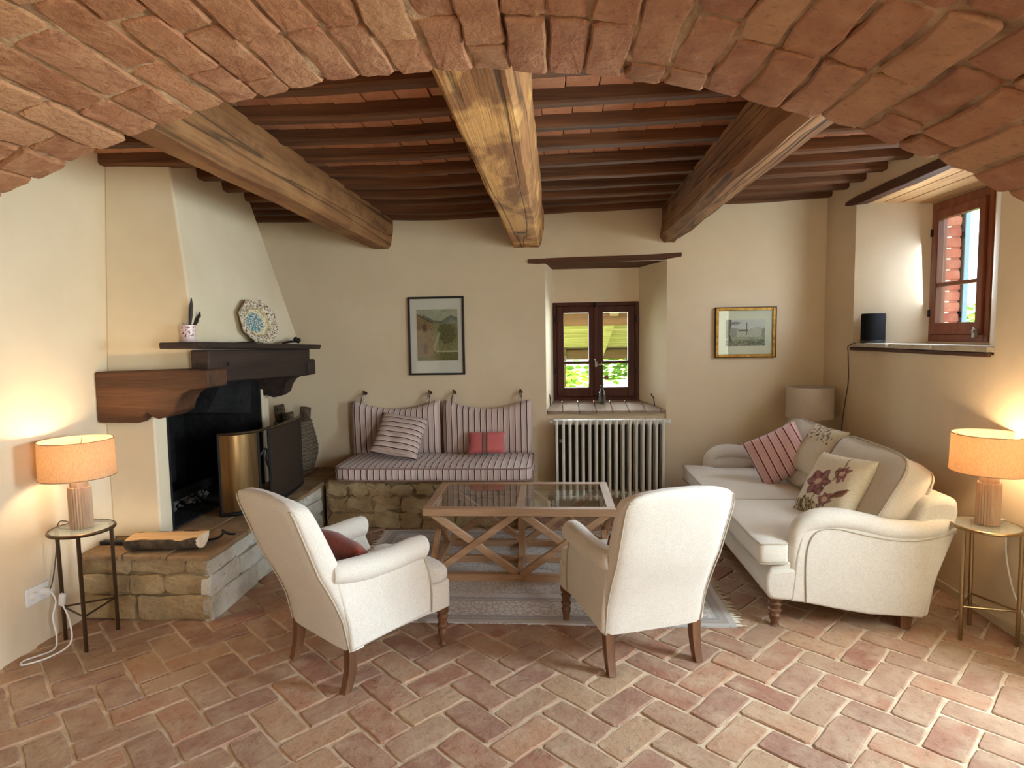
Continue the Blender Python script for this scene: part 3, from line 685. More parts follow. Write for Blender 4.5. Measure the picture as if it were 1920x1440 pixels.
# ------------------------------------------------------------------ stone pieces
def stone_wall(parent, origin, ux, nrm, wd, hg, cols, rowsh, seed, mat, depth=.05, jit=.010, proud=.008):
    """irregular stones laid in courses on a face; ux runs along the face, nrm out of it"""
    rnd = random.Random(seed); ux = V(ux).normalized(); z = 0
    for ri, rh in enumerate(rowsh):
        x = 0; h = rh*hg
        while x < wd-.01:
            l = rnd.uniform(.75, 1.35)*wd/cols[ri]
            if wd-x-l < wd/cols[ri]*.45: l = wd-x
            c = V(origin)+ux*(x+l/2)+V((0, 0, z+h/2))+V(nrm)*rnd.uniform(-.004, proud)
            me = brick_mesh('stone_shape', l-.004, h-.004, depth, seed*100+ri*20+int(x*50), jit, .009, .016, mat, dome=rnd.uniform(.002, .008))
            inst('stone', me, mat3(ux, nrm, c), parent); x += l
        z += h

# hearth platform
he = thing('stone_hearth', 'raised rubble stone hearth platform filling the left corner below the chimney hood', 'hearth', (0, 0, 0))
HZ = .375
core = MB(); core.bb((XL+.005, 3.163, -.01), (-1.915, YB-.01, HZ-.022)); core.build('core', CORE, he, smooth=False)
stone_wall(he, (XL+.01, 3.145, .0), (1, 0, 0), (0, -1, 0), .735, HZ-.02, [2, 3, 3], [.40, .34, .26], 1, STONE)
stone_wall(he, (-1.897, 3.14, .0), (0, 1, 0), (1, 0, 0), 1.63, HZ-.02, [4, 5, 6], [.38, .34, .28], 2, WSTONE)
hr = random.Random(21)
for i in range(3):
    for j in range(5):
        x0, x1 = XL+.01+i*.252, XL+.01+(i+1)*.252; y0 = 3.125+j*.455; y1 = y0+.455
        me = brick_mesh('slab_shape', x1-x0-.004, y1-y0-.004, .025, 300+i*5+j, .008, .008, .014, SLAB, dome=.003)
        inst('slab', me, M4.Translation(((x0+x1)/2, min((y0+y1)/2, YB-.24), HZ+hr.uniform(-.004, .002))), he)

# fireplace
fp = thing('fireplace', 'corner fireplace with tapering plaster hood over dark timber mantel, black firebox', 'fireplace', (0, 0, 0))
NFY = 3.46
hood = MB()
B = [(XL-.003, NFY-.001, 1.362), (-2.095, NFY-.001, 1.362), (-2.095, 4.93, 1.362), (XL-.003, 4.93, 1.362)]
Mz = [(XL-.003, NFY+.0105, 1.505), (-2.095, NFY+.0108, 1.505), (-2.095, 4.93, 1.505), (XL-.003, 4.93, 1.505)]
T = [(XL-.003, 3.56, 2.66), (-2.265, 3.565, 2.66), (-2.285, 4.53, 2.66), (XL-.003, 4.5, 2.66)]
rr = [B, Mz]
for i in range(1, 9):
    u = i/8; rr.append([tuple(V(a)*(1-u)+V(b)*u) for a, b in zip(Mz, T)])
hood.rings(rr).build('hood', HOODP, fp, .012, 3)
MB().bb((XL-.003, 3.425, HZ), (-2.353, 3.545, 1.14)).build('pier', HOODP, fp, .01)
MB().bb((XL-.003, 4.79, HZ), (-2.36, 4.895, 1.14)).build('pier', HOODP, fp, .01)
cpoly = [(XL+.004, 1.372), (-2.04, 1.384), (-1.968, 1.378), (-1.964, 1.275), (-2.032, 1.266), (-2.08, 1.264), (-2.128, 1.238), (-2.162, 1.19), (-2.178, 1.14), (-2.222, 1.111), (-2.279, 1.096), (-2.319, 1.112), (-2.345, 1.135), (-2.374, 1.091), (-2.40, 1.074), (XL+.004, 1.078)]
MB().prism(cpoly, 'Y', 3.35, 3.56).build('corbel', CORBW, fp, .012, 3)
cp2 = [(x, (z-1.38)*1.02+1.36) for x, z in cpoly]; MB().prism(cp2, 'Y', 4.80, 4.93).build('corbel', DARKW, fp, .012, 3)
mb = MB(); rows = []
for i in range(17):
    u = i/16; Y = 3.395+1.46*u; w_ = .006*noise.noise(V((Y*2, 4, 0)))
    rows.append([(-2.09, Y, 1.30-.045*u), (-1.985+w_, Y, 1.30-.05*u+w_), (-1.978+w_, Y, 1.49-.03*u), (-2.09, Y, 1.49-.03*u)])
mb.rings(rows).build('mantel_beam', DARKW, fp, .01, 3)
MB().bb((-1.985, 3.585, 1.385), (-1.966, 3.61, 1.41)).build('peg', DARKW, fp, .003)
MB().bb((-2.12, 4.80, 1.25), (-1.972, 4.95, 1.375)).build('mantel_end_block', DARKW, fp, .015, 3)
out = [(-2.24, 3.345), (-2.20, 3.29), (-2.08, 3.29), (-1.955, 3.34), (-1.925, 3.55), (-1.93, 4.3), (-1.925, 4.8), (-1.955, 5.04), (-2.0, 5.10), (-2.09, 5.08), (-2.16, 4.98), (-2.18, 4.2), (-2.20, 3.5)]
def shz(y): return 1.537-.0265*(y-3.3)
MB().rings([[(x-.01*(x < -2.1)+(.012 if x < -2.1 else -.012), y, shz(y)-.036) for x, y in out], [(x, y, shz(y)-.012) for x, y in out], [(x, y, shz(y)) for x, y in out]]).build('mantel_shelf', DARKW, fp, .006, 2)
fbx = MB()
fbx.bb((FX-.03, FY0+.001, FZ0-.01), (FX, FY1-.001, FZ1)); fbx.bb((FX, FY0, FZ0-.01), (-2.36, FY0+.02, FZ1-.2)); fbx.bb((FX, FY1-.022, FZ0-.01), (-2.375, FY1-.001, FZ1-.2))
fbx.bb((FX, FY0+.002, FZ1-.025), (-2.1, FY1-.002, FZ1-.018))
fbx.bb((FX, FY0+.02, FZ0-.01), (-2.36, FY1-.02, FZ0+.008))
fbx.build('firebox', SOOT, fp, smooth=False)
mb = MB(); mb.rings([[(FX+.002, FY1-.03, .95), (-2.45, FY1-.03, .95), (-2.42, FY1-.03, 1.30), (FX+.002, FY1-.03, 1.36)], [(FX+.002, FY1-.36, .98), (-2.62, FY1-.36, 1.0), (-2.45, FY1-.36, 1.3), (FX+.002, FY1-.36, 1.36)]])
mb.build('smoke_shelf', SOOT, fp)
mb = MB(); mb.bb((-2.98, 3.75, .39), (-2.93, 4.5, .85)); roughen(mb, .01, 6); mb.build('fireback', SOOT, fp, .01)
mb = MB()
for i in range(5): mb.bb((-2.90+i*.07, 3.8, .455), (-2.88+i*.07, 4.4, .475))
mb.bb((-2.9, 3.84, .39), (-2.60, 3.86, .455)); mb.bb((-2.9, 4.34, .39), (-2.60, 4.36, .455)); mb.bb((-2.60, 3.8, .455), (-2.58, 4.4, .52)); mb.build('grate', IRON, fp, .003)
am = MB(); ar = random.Random(4)
for i in range(260):
    a, r = ar.uniform(0, 6.28), ar.random()**.6; p = (-2.72+.2*r*cos(a), 4.08+.34*r*sin(a), .40+.07*(1-r)+ar.uniform(0, .02)); s = ar.uniform(.008, .022)
    am.box(p, (s, s*1.3, s), M4.Rotation(a*3, 3, 'Z') @ M4.Rotation(a, 3, 'X'))
o = am.build('ash_bed', ASH, fp, smooth=False); o['kind'] = 'stuff'

# things on the mantel shelf
zc = shz(3.48)
cup = thing('pen_cup', 'white cup with dark red pattern standing on the near end of the mantel shelf', 'cup', (-2.135, 3.46, zc))
MB().rings([[(r*cos(2*pi*j/28), r*sin(2*pi*j/28), z) for j in range(28)] for r, z in ((.034, 0), (.039, .004), (.041, .05), (.041, .103), (.037, .103), (.036, .01), (.002, .008))]).build('body', CUPG, cup, ang=60)
def blade(name, label, pts, wds, mat, loc, th=.004):
    L_, R_ = [], []; pts = [V(p) for p in pts]; rows = []
    for p, wd in zip(pts, wds): rows.append([p-V((.85, .5, 0))*wd, p+V((.4, -.7, 0))*th, p+V((.85, .5, 0))*wd, p-V((.4, -.7, 0))*th])
    o = MB().rings(rows).build(name, mat); o.location = loc; return setp(o, label, 'feather')
FEATH = plain('dark_feather', (.022, .014, .012), .6)
blade('feather', 'tall dark upright feather standing in the patterned cup', [(0, .004, .012), (0, .006, .11), (.004, .012, .16), (.008, .016, .22), (.01, .018, .262)], [.004, .008, .011, .010, .002], FEATH, (-2.125, 3.462, zc))
blade('feather', 'short notched dark feather leaning right in the patterned cup', [(.002, .0, .012), (.006, .014, .09), (.012, .035, .12), (.014, .05, .145), (.018, .058, .15), (.02, .072, .185)], [.002, .008, .014, .010, .012, .002], FEATH, (-2.12, 3.464, zc))
blade('twig', 'thin pale twig at the left of the patterned cup', [(0, 0, .012), (-.004, -.006, .1), (-.008, -.013, .14)], [.0012, .0012, .0008], plain('pale_twig', rgb(150, 140, 120)), (-2.145, 3.446, zc))
# plate
def platecol(u, v):
    r = max(abs(u), abs(v), (abs(u)+abs(v))*.72); n = noise.noise(V((u*9, v*9, 1))); n2 = noise.noise(V((u*17, v*17, 4)))
    c = rgb(222, 212, 190)
    if r > .66:
        if n2 > .08: c = rgb(104, 62, 62) if n > -.1 else rgb(96, 96, 78)
    elif r > .58: c = rgb(176, 160, 112) if n2 > -.2 else rgb(212, 200, 168)
    else:
        d = sqrt((u+.12)**2+(v+.02)**2)
        if d < .46 and n2 > -.12: c = rgb(62, 124, 146) if n > -.15 else rgb(96, 152, 160)
        elif n2 > .22: c = rgb(150, 150, 96)
    return c
PN = 44; ow, oh = .215, .145
def octr(a):
    c, s = abs(cos(a)), abs(sin(a)); return 1/max(c, s, (c+s)*.70)
mb = MB(); rad = [.02]+[i/30 for i in range(1, 31)]
for k in rad:
    for j in range(96):
        a = 2*pi*j/96+.0; R = octr(a)*k; u, v = R*cos(a), R*sin(a)
        z = .0 if k < .6 else .020*min(1, (k-.6)/.12)+.006*max(0, (k-.72)/.28)
        mb.v.append((u*.212, v*.152, z)); mb.c.append(platecol(u, v))
n0 = len(rad)
for i in range(n0-1):
    for j in range(96): q = (j+1) % 96; mb.f.append((i*96+j, i*96+q, (i+1)*96+q, (i+1)*96+j))
mb.f.append(tuple(range(96)))
b0 = len(mb.v)
for k, z in ((1, .018), (.6, -.012), (.02, -.012)):
    for j in range(96):
        a = 2*pi*j/96; R = octr(a)*k; mb.v.append((R*cos(a)*.212, R*sin(a)*.152, z)); mb.c.append(rgb(206, 196, 176))
for j in range(96):
    q = (j+1) % 96; mb.f.append(((n0-1)*96+j, (n0-1)*96+q, b0+q, b0+j))
    for i in range(2): mb.f.append((b0+i*96+j, b0+i*96+q, b0+(i+1)*96+q, b0+(i+1)*96+j))
pl = mb.build('plate', GLAZE); setp(pl, 'octagonal patterned plate with blue centre leaning against the hood on mantel shelf', 'plate')
pl.matrix_world = mat3((0, 1, 0), (.97, -.10, .21), (-2.068, 4.165, shz(4.165)+.150))
# knife and odd iron piece
o = MB().rings([[(x, y-wd, z), (x+.012, y, z+.003), (x, y+wd, z+.006), (x-.012, y, z+.003)] for x, y, z, wd in ((-2.0, 3.72, .0, .004), (-1.99, 3.80, .004, .008), (-1.985, 3.95, .0, .012), (-1.98, 4.02, 0, .004))]).build('knife', IRON); o.location = (0, 0, shz(3.9)+.001); setp(o, 'dark flat knife lying in front of the plate on the mantel shelf', 'knife')
t_ = thing('iron_clip', 'small dark iron clip lying at the far end of the mantel shelf', 'tool', (-2.0, 4.55, shz(4.55)))
MB().tube(smoothpath([(0, -.13, .008), (0, -.04, .018), (.0, .08, .02), (0, .14, .012)]), .009, 8).build('bar', IRON, t_)
MB().sphere((0, .09, .038), .018, 10).sphere((0.005, .135, .03), .017, 10).build('knobs', IRON, t_)

# firewood log and irons on the hearth
lg = thing('firewood_log', 'split firewood log with dark bark lying on the hearth front', 'log', (-2.19, 3.235, HZ), radians(7))
n = 18; rows = []; L = .39
arcs = [pi+pi*j/9 for j in range(10)]
for i in range(n+1):
    x = -L/2+L*i/n; s = 1+.06*noise.noise(V((x*6, 1, 0)))
    sec = [(x, .085*s*cos(a)*1.0, .075+.072*s*sin(a)+.006*noise.noise(V((x*14, a*2, 2)))) for a in arcs]
    rows.append(sec)
bark = MB().rings(rows, cap=False); bark.build('bark', BARK, lg)
rows = []
for i in range(n+1):
    x = -L/2+L*i/n; s = 1+.06*noise.noise(V((x*6, 1, 0)))
    rows.append([(x, .085*s-.002, .074), (x, .03, .082+.010*noise.noise(V((x*9, 3, 0)))), (x, -.03, .084+.010*noise.noise(V((x*9, 7, 0)))), (x, -.085*s+.002, .072), (x, -.06, .03), (x, 0, .01), (x, .06, .03)])
MB().rings(rows).build('split_face', SPLIT, lg)
MB().rings([[(x, .083*cos(a), .074+.07*sin(a)) for a in arcs] for x in (L/2-.004, L/2+.003)]).build('cut_end', ENDG, lg)
o = MB().tube(smoothpath([(0, 0, .01), (.10, .03, .01), (.16, .04, .02), (.19, .05, .05), (.17, .07, .055), (.2, .085, .03), (.24, .085, .03)]), .007, 8).build('iron_hook', IRON); o.location = (-2.13, 3.33, HZ+.0); setp(o, 'black bent iron hook behind the split log', 'tool')
o = MB().bb((-.13, -.02, 0), (.09, .025, .022)).build('ash_shovel', IRON, bevel=.006); o.location = (-2.50, 3.30, HZ); setp(o, 'flat black iron bar on the hearth left of the split log', 'tool')

# fire screen: bowed brass leaf, a gap with scroll handle, and a mesh leaf
fs = thing('fire_screen', 'bowed brass and mesh folding fire screen standing on the hearth', 'fire screen', (0, 0, HZ))
def spath(P, k=8): return smoothpath([(x, y, 0) for x, y in P], k)
A1 = spath([(-2.205, 3.83), (-2.12, 3.855), (-2.055, 3.91), (-2.012, 3.99)]); A2 = spath([(-1.992, 4.10), (-1.985, 4.25), (-2.0, 4.5), (-2.035, 4.73)])
def sheet(P, z0, z1, th=.004):
    mb = MB(); rows = [[V(p)+V((0, 0, z)) for p in P]+[V(p)+V((-th, 0, z)) for p in reversed(P)] for z in (z0, z1)]
    return mb.rings(rows)
sheet(A1, .03, .545).build('brass_leaf', BRASS, fs); o = sheet(A2, .03, .545).build('mesh_leaf', SCREEN, fs)
full = A1+A2
MB().tube([V(p)+V((0, 0, .552)) for p in full], .011, 8).build('top_rail', BRONZE, fs)
MB().tube([V(p)+V((0, 0, .016)) for p in full], .014, 8).build('bottom_rail', IRON, fs)
for p in (A1[0], A1[-1], A2[0], A2[-1]): MB().tube([V(p)+V((0, 0, z)) for z in (0.004, .552)], .010, 8).build('upright', IRON, fs)
MB().tube(smoothpath([(-2.008, 4.0, .38), (-1.99, 4.03, .42), (-1.985, 4.06, .40), (-1.99, 4.05, .34), (-1.99, 4.09, .27), (-1.99, 4.10, .22)]), .008, 8).build('scroll_handle', IRON, fs)

# wicker basket with logs, behind the screen
bk = thing('wicker_basket', 'bulging wicker log basket between the fireplace and back wall', 'basket', (-2.27, 5.14, HZ))
prof = [(.13, 0), (.155, .06), (.185, .16), (.19, .24), (.17, .34), (.15, .42), (.152, .45), (.14, .45), (.13, .40), (.15, .25), (.13, .02), (.01, .015)]
wvm = MB()
for k in range(24):
    z = .01+k*.018; r = float(np.interp(z, [p[1] for p in prof[:7]], [p[0] for p in prof[:7]]))+.002
    wvm.tube([((r+.005*(1 if (j+k) % 2 else -1))*cos(2*pi*j/36), (r+.005*(1 if (j+k) % 2 else -1))*sin(2*pi*j/36), z) for j in range(37)], .0085, 5)
o = wvm.build('woven_cane', WICKER, bk, ang=80); o['kind'] = 'stuff'
MB().rings([[((r+.004*sin(j*2.0))*cos(2*pi*j/44), (r+.004*sin(j*2.0))*sin(2*pi*j/44), z) for j in range(44)] for r, z in prof]).build('weave', WICKER, bk)
MB().tube([(.15*cos(a), .15*sin(a), .452) for a in [2*pi*j/24 for j in range(25)]], .012, 8).build('rim', WICKER, bk)
for i, (x, y, lean, lab) in enumerate([(-2.32, 5.12, (-.06, -.01), 'dark log standing at the left in the wicker basket'), (-2.22, 5.15, (.05, .03), 'dark log standing at the right in the wicker basket'), (-2.27, 5.07, (.01, -.04), 'dark log standing nearest the front in the wicker basket')]):
    mb = MB().tube([(0, 0, .03), (lean[0]*.5, lean[1]*.5, .3), (lean[0], lean[1], .60-.03*i)], [.04, .050, .046], 9); roughen(mb, .012, 25)
    o = mb.build('log', BARK, smooth=False); o.location = (x, y, HZ); setp(o, lab, 'log', 'logs in the wicker basket')

# ------------------------------------------------------------------ stone bench with cushions
bn = thing('stone_bench', 'low rubble stone bench under the striped cushions along the back wall', 'bench', (0, 0, 0))
BX0, BX1, BY, BZ = -1.875, -.175, 4.775, .392
MB().bb((BX0, BY+.036, -.01), (BX1-.038, YB-.004, BZ-.02)).build('core', CORE, bn, smooth=False)
stone_wall(bn, (BX0+.02, BY+.022, 0), (1, 0, 0), (0, -1, 0), BX1-BX0-.03, BZ-.02, [7, 9, 8], [.36, .34, .30], 5, STONE, .05, .020, .016)
stone_wall(bn, (BX1-.022, BY+.02, 0), (0, 1, 0), (1, 0, 0), YB-BY-.03, BZ-.02, [3, 3, 4], [.38, .34, .28], 6, STONE)
for i in range(5):
    x0 = BX0+.01+i*.337; me = brick_mesh('slab_shape', .33, .60, .025, 330+i, .008, .008, .014, SLAB, dome=.003); inst('slab', me, M4.Translation((x0+.165, BY+.312, BZ)), bn)

sc_ = thing('seat_cushion', 'long pink and brown striped seat cushion on the stone bench', 'cushion', (-.98, 5.03, BZ+.067))
boxcush(1.575, .66, .095, .018, e=11, wob=.010, seed=2).build('cover', STRX, sc_, ang=80)
for z in (.048, -.046): MB().tube([(x*1.012, y*1.012, z) for x, y in roundrect(.787, .33, 11, 64)+[roundrect(.787, .33, 11, 64)[0]]], .005, 6).build('piping', plain('cushion_piping', rgb(150, 120, 116), .9) if z > 0 else MATS['cushion_piping'], sc_)
def back_cushion(name, label, cx, wd, hk, seed):
    t = thing(name, label, 'cushion', (cx, 5.295, .512))
    mb = MB(); n = 28; m = 14; h = .47
    for side in (-1, 1):
        for i in range(n+1):
            for j in range(m+1):
                u, v = 2*i/n-1, j/m
                x = u*wd/2*(1+.015*sin(v*3)); e = max(0, 1-abs(u)**8*1)*max(0, 1-abs(2*v-1)**8)
                ztop = h*(1-.155*max(0, 1-(u*1.13)**2)**1.0 if abs(u) < .885 else 1.0)
                y = side*(.012+.045*e**.5); q = V((x, y, v*ztop)); q += .006*noise.noise_vector(V((x*6+seed, v*4, side)))*e; mb.v.append(tuple(q))
    def ix(s, i, j): return s*(n+1)*(m+1)+i*(m+1)+j
    for i in range(n):
        for j in range(m):
            mb.f.append((ix(0, i, j), ix(0, i+1, j), ix(0, i+1, j+1), ix(0, i, j+1))); mb.f.append((ix(1, i, j), ix(1, i, j+1), ix(1, i+1, j+1), ix(1, i+1, j)))
    for i in range(n):
        for j in (0, m): mb.f.append((ix(0, i, j), ix(1, i, j), ix(1, i+1, j), ix(0, i+1, j)))
    for j in range(m):
        for i in (0, n): mb.f.append((ix(0, i, j), ix(0, i, j+1), ix(1, i, j+1), ix(1, i, j)))
    mb.build('cover', STRX, t, ang=75)
    for x in hk:
        MB().tube([(x-.02, .0, .455), (x-.004, .03, .515), (x, .05, .525), (x+.004, .03, .515), (x+.02, .0, .455)], .010, 6, sq=.6).build('hanging_loop', STRX, t)
    return t
back_cushion('back_cushion', 'striped back cushion hanging from two hooks, left one behind the striped pillow', -1.40, .785, (-.30, .29), 1)
back_cushion('back_cushion', 'striped back cushion hanging from two hooks, right one behind the pink pillow', -.59, .770, (-.30, .29), 5)
hooks = [(-1.70, 'iron wall hook holding the left end of the left striped back cushion'), (-1.11, 'iron wall hook holding the right end of the left striped back cushion'), (-.89, 'iron wall hook holding the left end of the right striped back cushion'), (-.30, 'iron wall hook holding the right end of the right striped back cushion')]
for x, lab in hooks:
    t = thing('wall_hook', lab, 'hook', (x, YB, 1.032), group='hooks above the bench')
    MB().tube([(0, .01, .012), (0, -.008, .012)], .016, 12).build('plate', BRONZE, t)
    MB().tube(smoothpath([(0, -.006, .012), (0, -.045, .004), (0, -.066, -.012), (0, -.07, .012), (0, -.062, .03)]), .006, 8).build('hook', BRONZE, t)
    MB().sphere((0, -.061, .034), .010, 8).build('tip', BRONZE, t)
o = pillow(.42, .40, .15, seed=3, wob=.012).build('pillow', STRY, ang=80); o.matrix_world = mat3((.93, .1, -.28), (-.02, -.80, .60), (-1.315, 5.055, .715)); setp(o, 'square striped pillow leaning tilted on the left bench cushion', 'pillow')
o = pillow(.315, .20, .10, seed=9, wob=.006).build('pillow', PINK, ang=80); o.matrix_world = mat3((1, .02, .02), (.03, -.86, .5), (-.585, 5.135, .636)); setp(o, 'small coral pink pillow with a brown centre stripe on the bench', 'pillow')

# ------------------------------------------------------------------ pictures
def flatgrid(wd, hg, nx, ny, colf):
    mb = MB()
    for j in range(ny+1):
        for i in range(nx+1): mb.v.append((wd*(i/nx-.5), 0, hg*(j/ny-.5))); mb.c.append(colf(i/nx, j/ny))
    for j in range(ny):
        for i in range(nx): a = j*(nx+1)+i; mb.f.append((a, a+1, a+nx+2, a+nx+1))
    b = len(mb.v)
    return mb
def N(x, y, s=0): return noise.noise(V((x, y, s)))
def mixc(a, b, t): t = max(0, min(1, t)); return tuple(x*(1-t)+y*t for x, y in zip(a, b))
def land(u, v):
    n = N(u*14, v*14); n2 = N(u*40, v*40, 3); n3 = N(u*70, v*70, 8)
    c = mixc(rgb(150, 150, 132), rgb(182, 178, 160), .5+n*.6+v*.2) if v > .78 else rgb(150, 150, 134)
    hill = .82+.05*sin(u*9)+.03*N(u*9, 2)
    if v < hill: c = mixc(rgb(96, 98, 96), rgb(168, 166, 150), (hill-v)*5+n*.3)
    if u > .36 and v < .72+.05*N(u*12, 6): c = mixc(rgb(116, 106, 70), rgb(150, 138, 100), .5+n2+n*.5)
    d = sqrt(((u-.74)/.22)**2+((v-.52)/.20)**2)
    if d < 1+n*.5: c = mixc(rgb(70, 68, 42), rgb(120, 112, 72), .5+n2*1.2)
    if abs(u-(.36+(v-.1)*.42)) < .03 and v < .55: c = rgb(168, 154, 124)
    if v < .20+.03*n: c = mixc(rgb(84, 80, 48), rgb(136, 120, 74), .5+n2*1.1)
    if u > .45 and .17 < v < .20+.02*n: c = rgb(190, 176, 140)
    roof = .92-.48*u*.9
    if u < .40+.01*n2 and v < roof and v > .08:
        c = mixc(rgb(122, 92, 66), rgb(162, 126, 92), .5+n2*1.1+n*.4)
        if .15 < u < .24 and .56 < v < .70: c = rgb(84, 62, 42)
        if .16 < u < .25 and .14 < v < .32: c = rgb(98, 68, 48)
        if v > roof-.03: c = rgb(82, 68, 44)
    return tuple(x*(1+.25*n3) for x in c)
def farm(u, v):
    n = N(u*16, v*12); n2 = N(u*45, v*40, 3); n3 = N(u*80, v*70, 8)
    c = mixc(rgb(188, 188, 206), rgb(214, 212, 208), .4+u*.7+n*.4)
    if v < .62+.07*sin(u*7+.5)+.03*n: c = mixc(rgb(128, 126, 120), rgb(178, 174, 164), .5+n2+n*.5)
    if .28 < u < .92 and .34 < v < .60+.14*min(1, max(0, (u-.5)*3))+.02*n: c = mixc(rgb(156, 152, 142), rgb(218, 214, 202), .55+n2*1.1)
    if .32 < u < .58 and .56 < v < .63: c = rgb(112, 108, 98)
    if v < .34+.05*n: c = mixc(rgb(110, 114, 96), rgb(196, 194, 172), .5+n2*.9+n*.6)
    if v < .24+.03*N(u*9, 1) and n2 > .1: c = rgb(88, 92, 78)
    if abs(u-(.10+.02*sin(v*9))) < .022 and v > .15: c = rgb(84, 80, 74)
    if u < .36 and v > .80+.3*(u-.2)**2*8 and v < .92 and n2 > -.1: c = rgb(96, 92, 86)
    if u < .10+.05*n and v > .3: c = mixc(rgb(104, 104, 92), rgb(150, 146, 132), .5+n2)
    if abs(u-.53) < .012 and .45 < v < .9: c = rgb(96, 96, 90)
    return tuple(x*(1+.2*n3) for x in c)
def picture(name, label, cx, cz, wd, hg, fr, fw_, fmat, mount, prints, inner=None):
    t = thing(name, label, 'picture', (cx, YB-.004, cz))
    mb = MB()
    for lo, hi in (((-wd/2, -fr, -hg/2), (-wd/2+fw_, 0, hg/2)), ((wd/2-fw_, -fr, -hg/2), (wd/2, 0, hg/2)), ((-wd/2+fw_, -fr, hg/2-fw_), (wd/2-fw_, 0, hg/2)), ((-wd/2+fw_, -fr, -hg/2), (wd/2-fw_, 0, -hg/2+fw_))): mb.bb(lo, hi)
    mb.build('frame', fmat, t, .003)
    MB().bb((-wd/2+fw_, -.008, -hg/2+fw_), (wd/2-fw_, 0, hg/2-fw_)).build('mount', mount, t)
    pw, ph, px, pz, f, nx, ny = prints
    o = flatgrid(pw, ph, nx, ny, f).build('print', PRINT, t, smooth=False); o.location = (px, -.0095, pz)
    MB().bb((-wd/2+fw_, -fr+.004, -hg/2+fw_), (wd/2-fw_, -fr+.006, hg/2-fw_)).build('glass', GLASS, t)
    return t
picture('framed_picture', 'black framed landscape print with wide white mount above the bench', -1.040, 1.548, .500, .690, .022, .018, BLACK, MATW, (.365, .455, .008, .008, land, 110, 140))
t = picture('framed_picture', 'gilt framed pale farmhouse watercolour right of the window', 1.630, 1.538, .510, .432, .022, .030, GOLD, CREAMC, (.325, .225, .0, -.004, farm, 120, 90))
mb = MB(); a, b, e = .255, .216, .008
for lo, hi in (((-a, -.026, -b), (-a+e, -.0, b)), ((a-e, -.026, -b), (a, 0, b)), ((-a+e, -.026, b-e), (a-e, 0, b)), ((-a+e, -.026, -b), (a-e, 0, -b+e))): mb.bb(lo, hi)
mb.build('outer_rim', GILTD, t, .002)

# vase with a dry flower on the back window sill
vs = thing('glass_bottle', 'small clear glass bottle on the brick window sill', 'bottle', (.428, 5.585, .925))
prof = [(.030, 0), (.036, .006), (.036, .075), (.028, .10), (.013, .115), (.012, .15), (.015, .153), (.0145, .156), (.010, .152), (.010, .118), (.026, .098), (.033, .074), (.033, .01), (.002, .006)]
MB().lathe(prof, n=24).build('body', TGLASS0, vs, ang=60)
fl = thing('dried_flower', 'single dried flower stem in the glass bottle on the sill', 'flower', (.428, 5.585, .935))
MB().tube(smoothpath([(0, 0, 0), (.0, .004, .14), (-.012, .006, .25), (-.02, .0, .31)]), .0028, 6).build('stem', plain('stem_green', rgb(40, 38, 26)), fl)
MB().tube(smoothpath([(0, .0, .13), (.02, -.004, .17), (.036, -.006, .20)]), .002, 6).build('branch', MATS['stem_green'], fl)
mb = MB()
for k in range(9):
    a = k*2.4; mb.sphere((.038+.010*cos(a), -.006+.010*sin(a), .212+.006*(k % 3)), .011, 7, (1, 1, 1.5))
mb.build('petals', plain('dry_petals', rgb(140, 92, 78), .8), fl)

# ------------------------------------------------------------------ radiator
ra = thing('radiator', 'white cast column radiator below the back window', 'radiator', (-.015, 5.27, 0))
sm_ = MB()
sm_.bb((-.0055, -.055, .17), (.0055, .062, .79))
for dy in (-.058, .058): sm_.tube([(0, dy, z) for z in (.155, .18, .5, .78, .80)], [.0115, .0125, .0125, .0125, .0115], 8)
for z in (.165, .79):
    sm_.rings([[(.0135*sx, y, z+dz) for sx, dz in ((-1, -.022), (1, -.022), (1.1, 0), (1, .018), (-1, .018), (-1.1, 0))] for y in (-.068, -.05, .05, .068)])
    sm_.tube([(-.028, 0, z), (.028, 0, z)], .024, 10)
sm_.rings([[(.0115*cos(a), -.064+.010*sin(a), z) for a in [2*pi*k/8 for k in range(8)]] for z in (.15, .80, .818)])
s0 = None
for i in range(17):
    if s0 is None: o = s0 = sm_.build('section', RADW, ra)
    else: o = s0.copy(); C.objects.link(o); o.parent = ra
    o.location = (.028+i*.0562, 0, 0)
for x in (.028, .9272):
    MB().bb((x-.015, -.05, 0), (x+.015, -.02, .15)).build('foot', RADW, ra, .004); MB().bb((x-.015, .03, 0), (x+.015, .06, .15)).build('foot', RADW, ra, .004)
MB().tube([(.95, 0, .79), (.985, 0, .79)], .010, 8).tube([(.985, 0, .775), (.985, 0, .81)], .014, 10).tube([(.985, 0, .79), (1.0, 0, .79)], .016, 8).build('valve', WHITE, ra)
MB().tube([(-.004, 0, .79), (-.03, 0, .79)], .012, 8).build('end_plug', RADW, ra)
MB().bb((.012, .070, .185), (.944, .074, .765)).build('gap_shade_sheet', plain('radiator_shadow_panel', rgb(82, 80, 62), .8), ra)  # added dark sheet standing in for the shade between the columns
for y in (.1,): MB().bb((.05, .068, .6), (.09, .128, .63)).bb((.86, .068, .6), (.90, .128, .63)).build('bracket', RADW, ra)

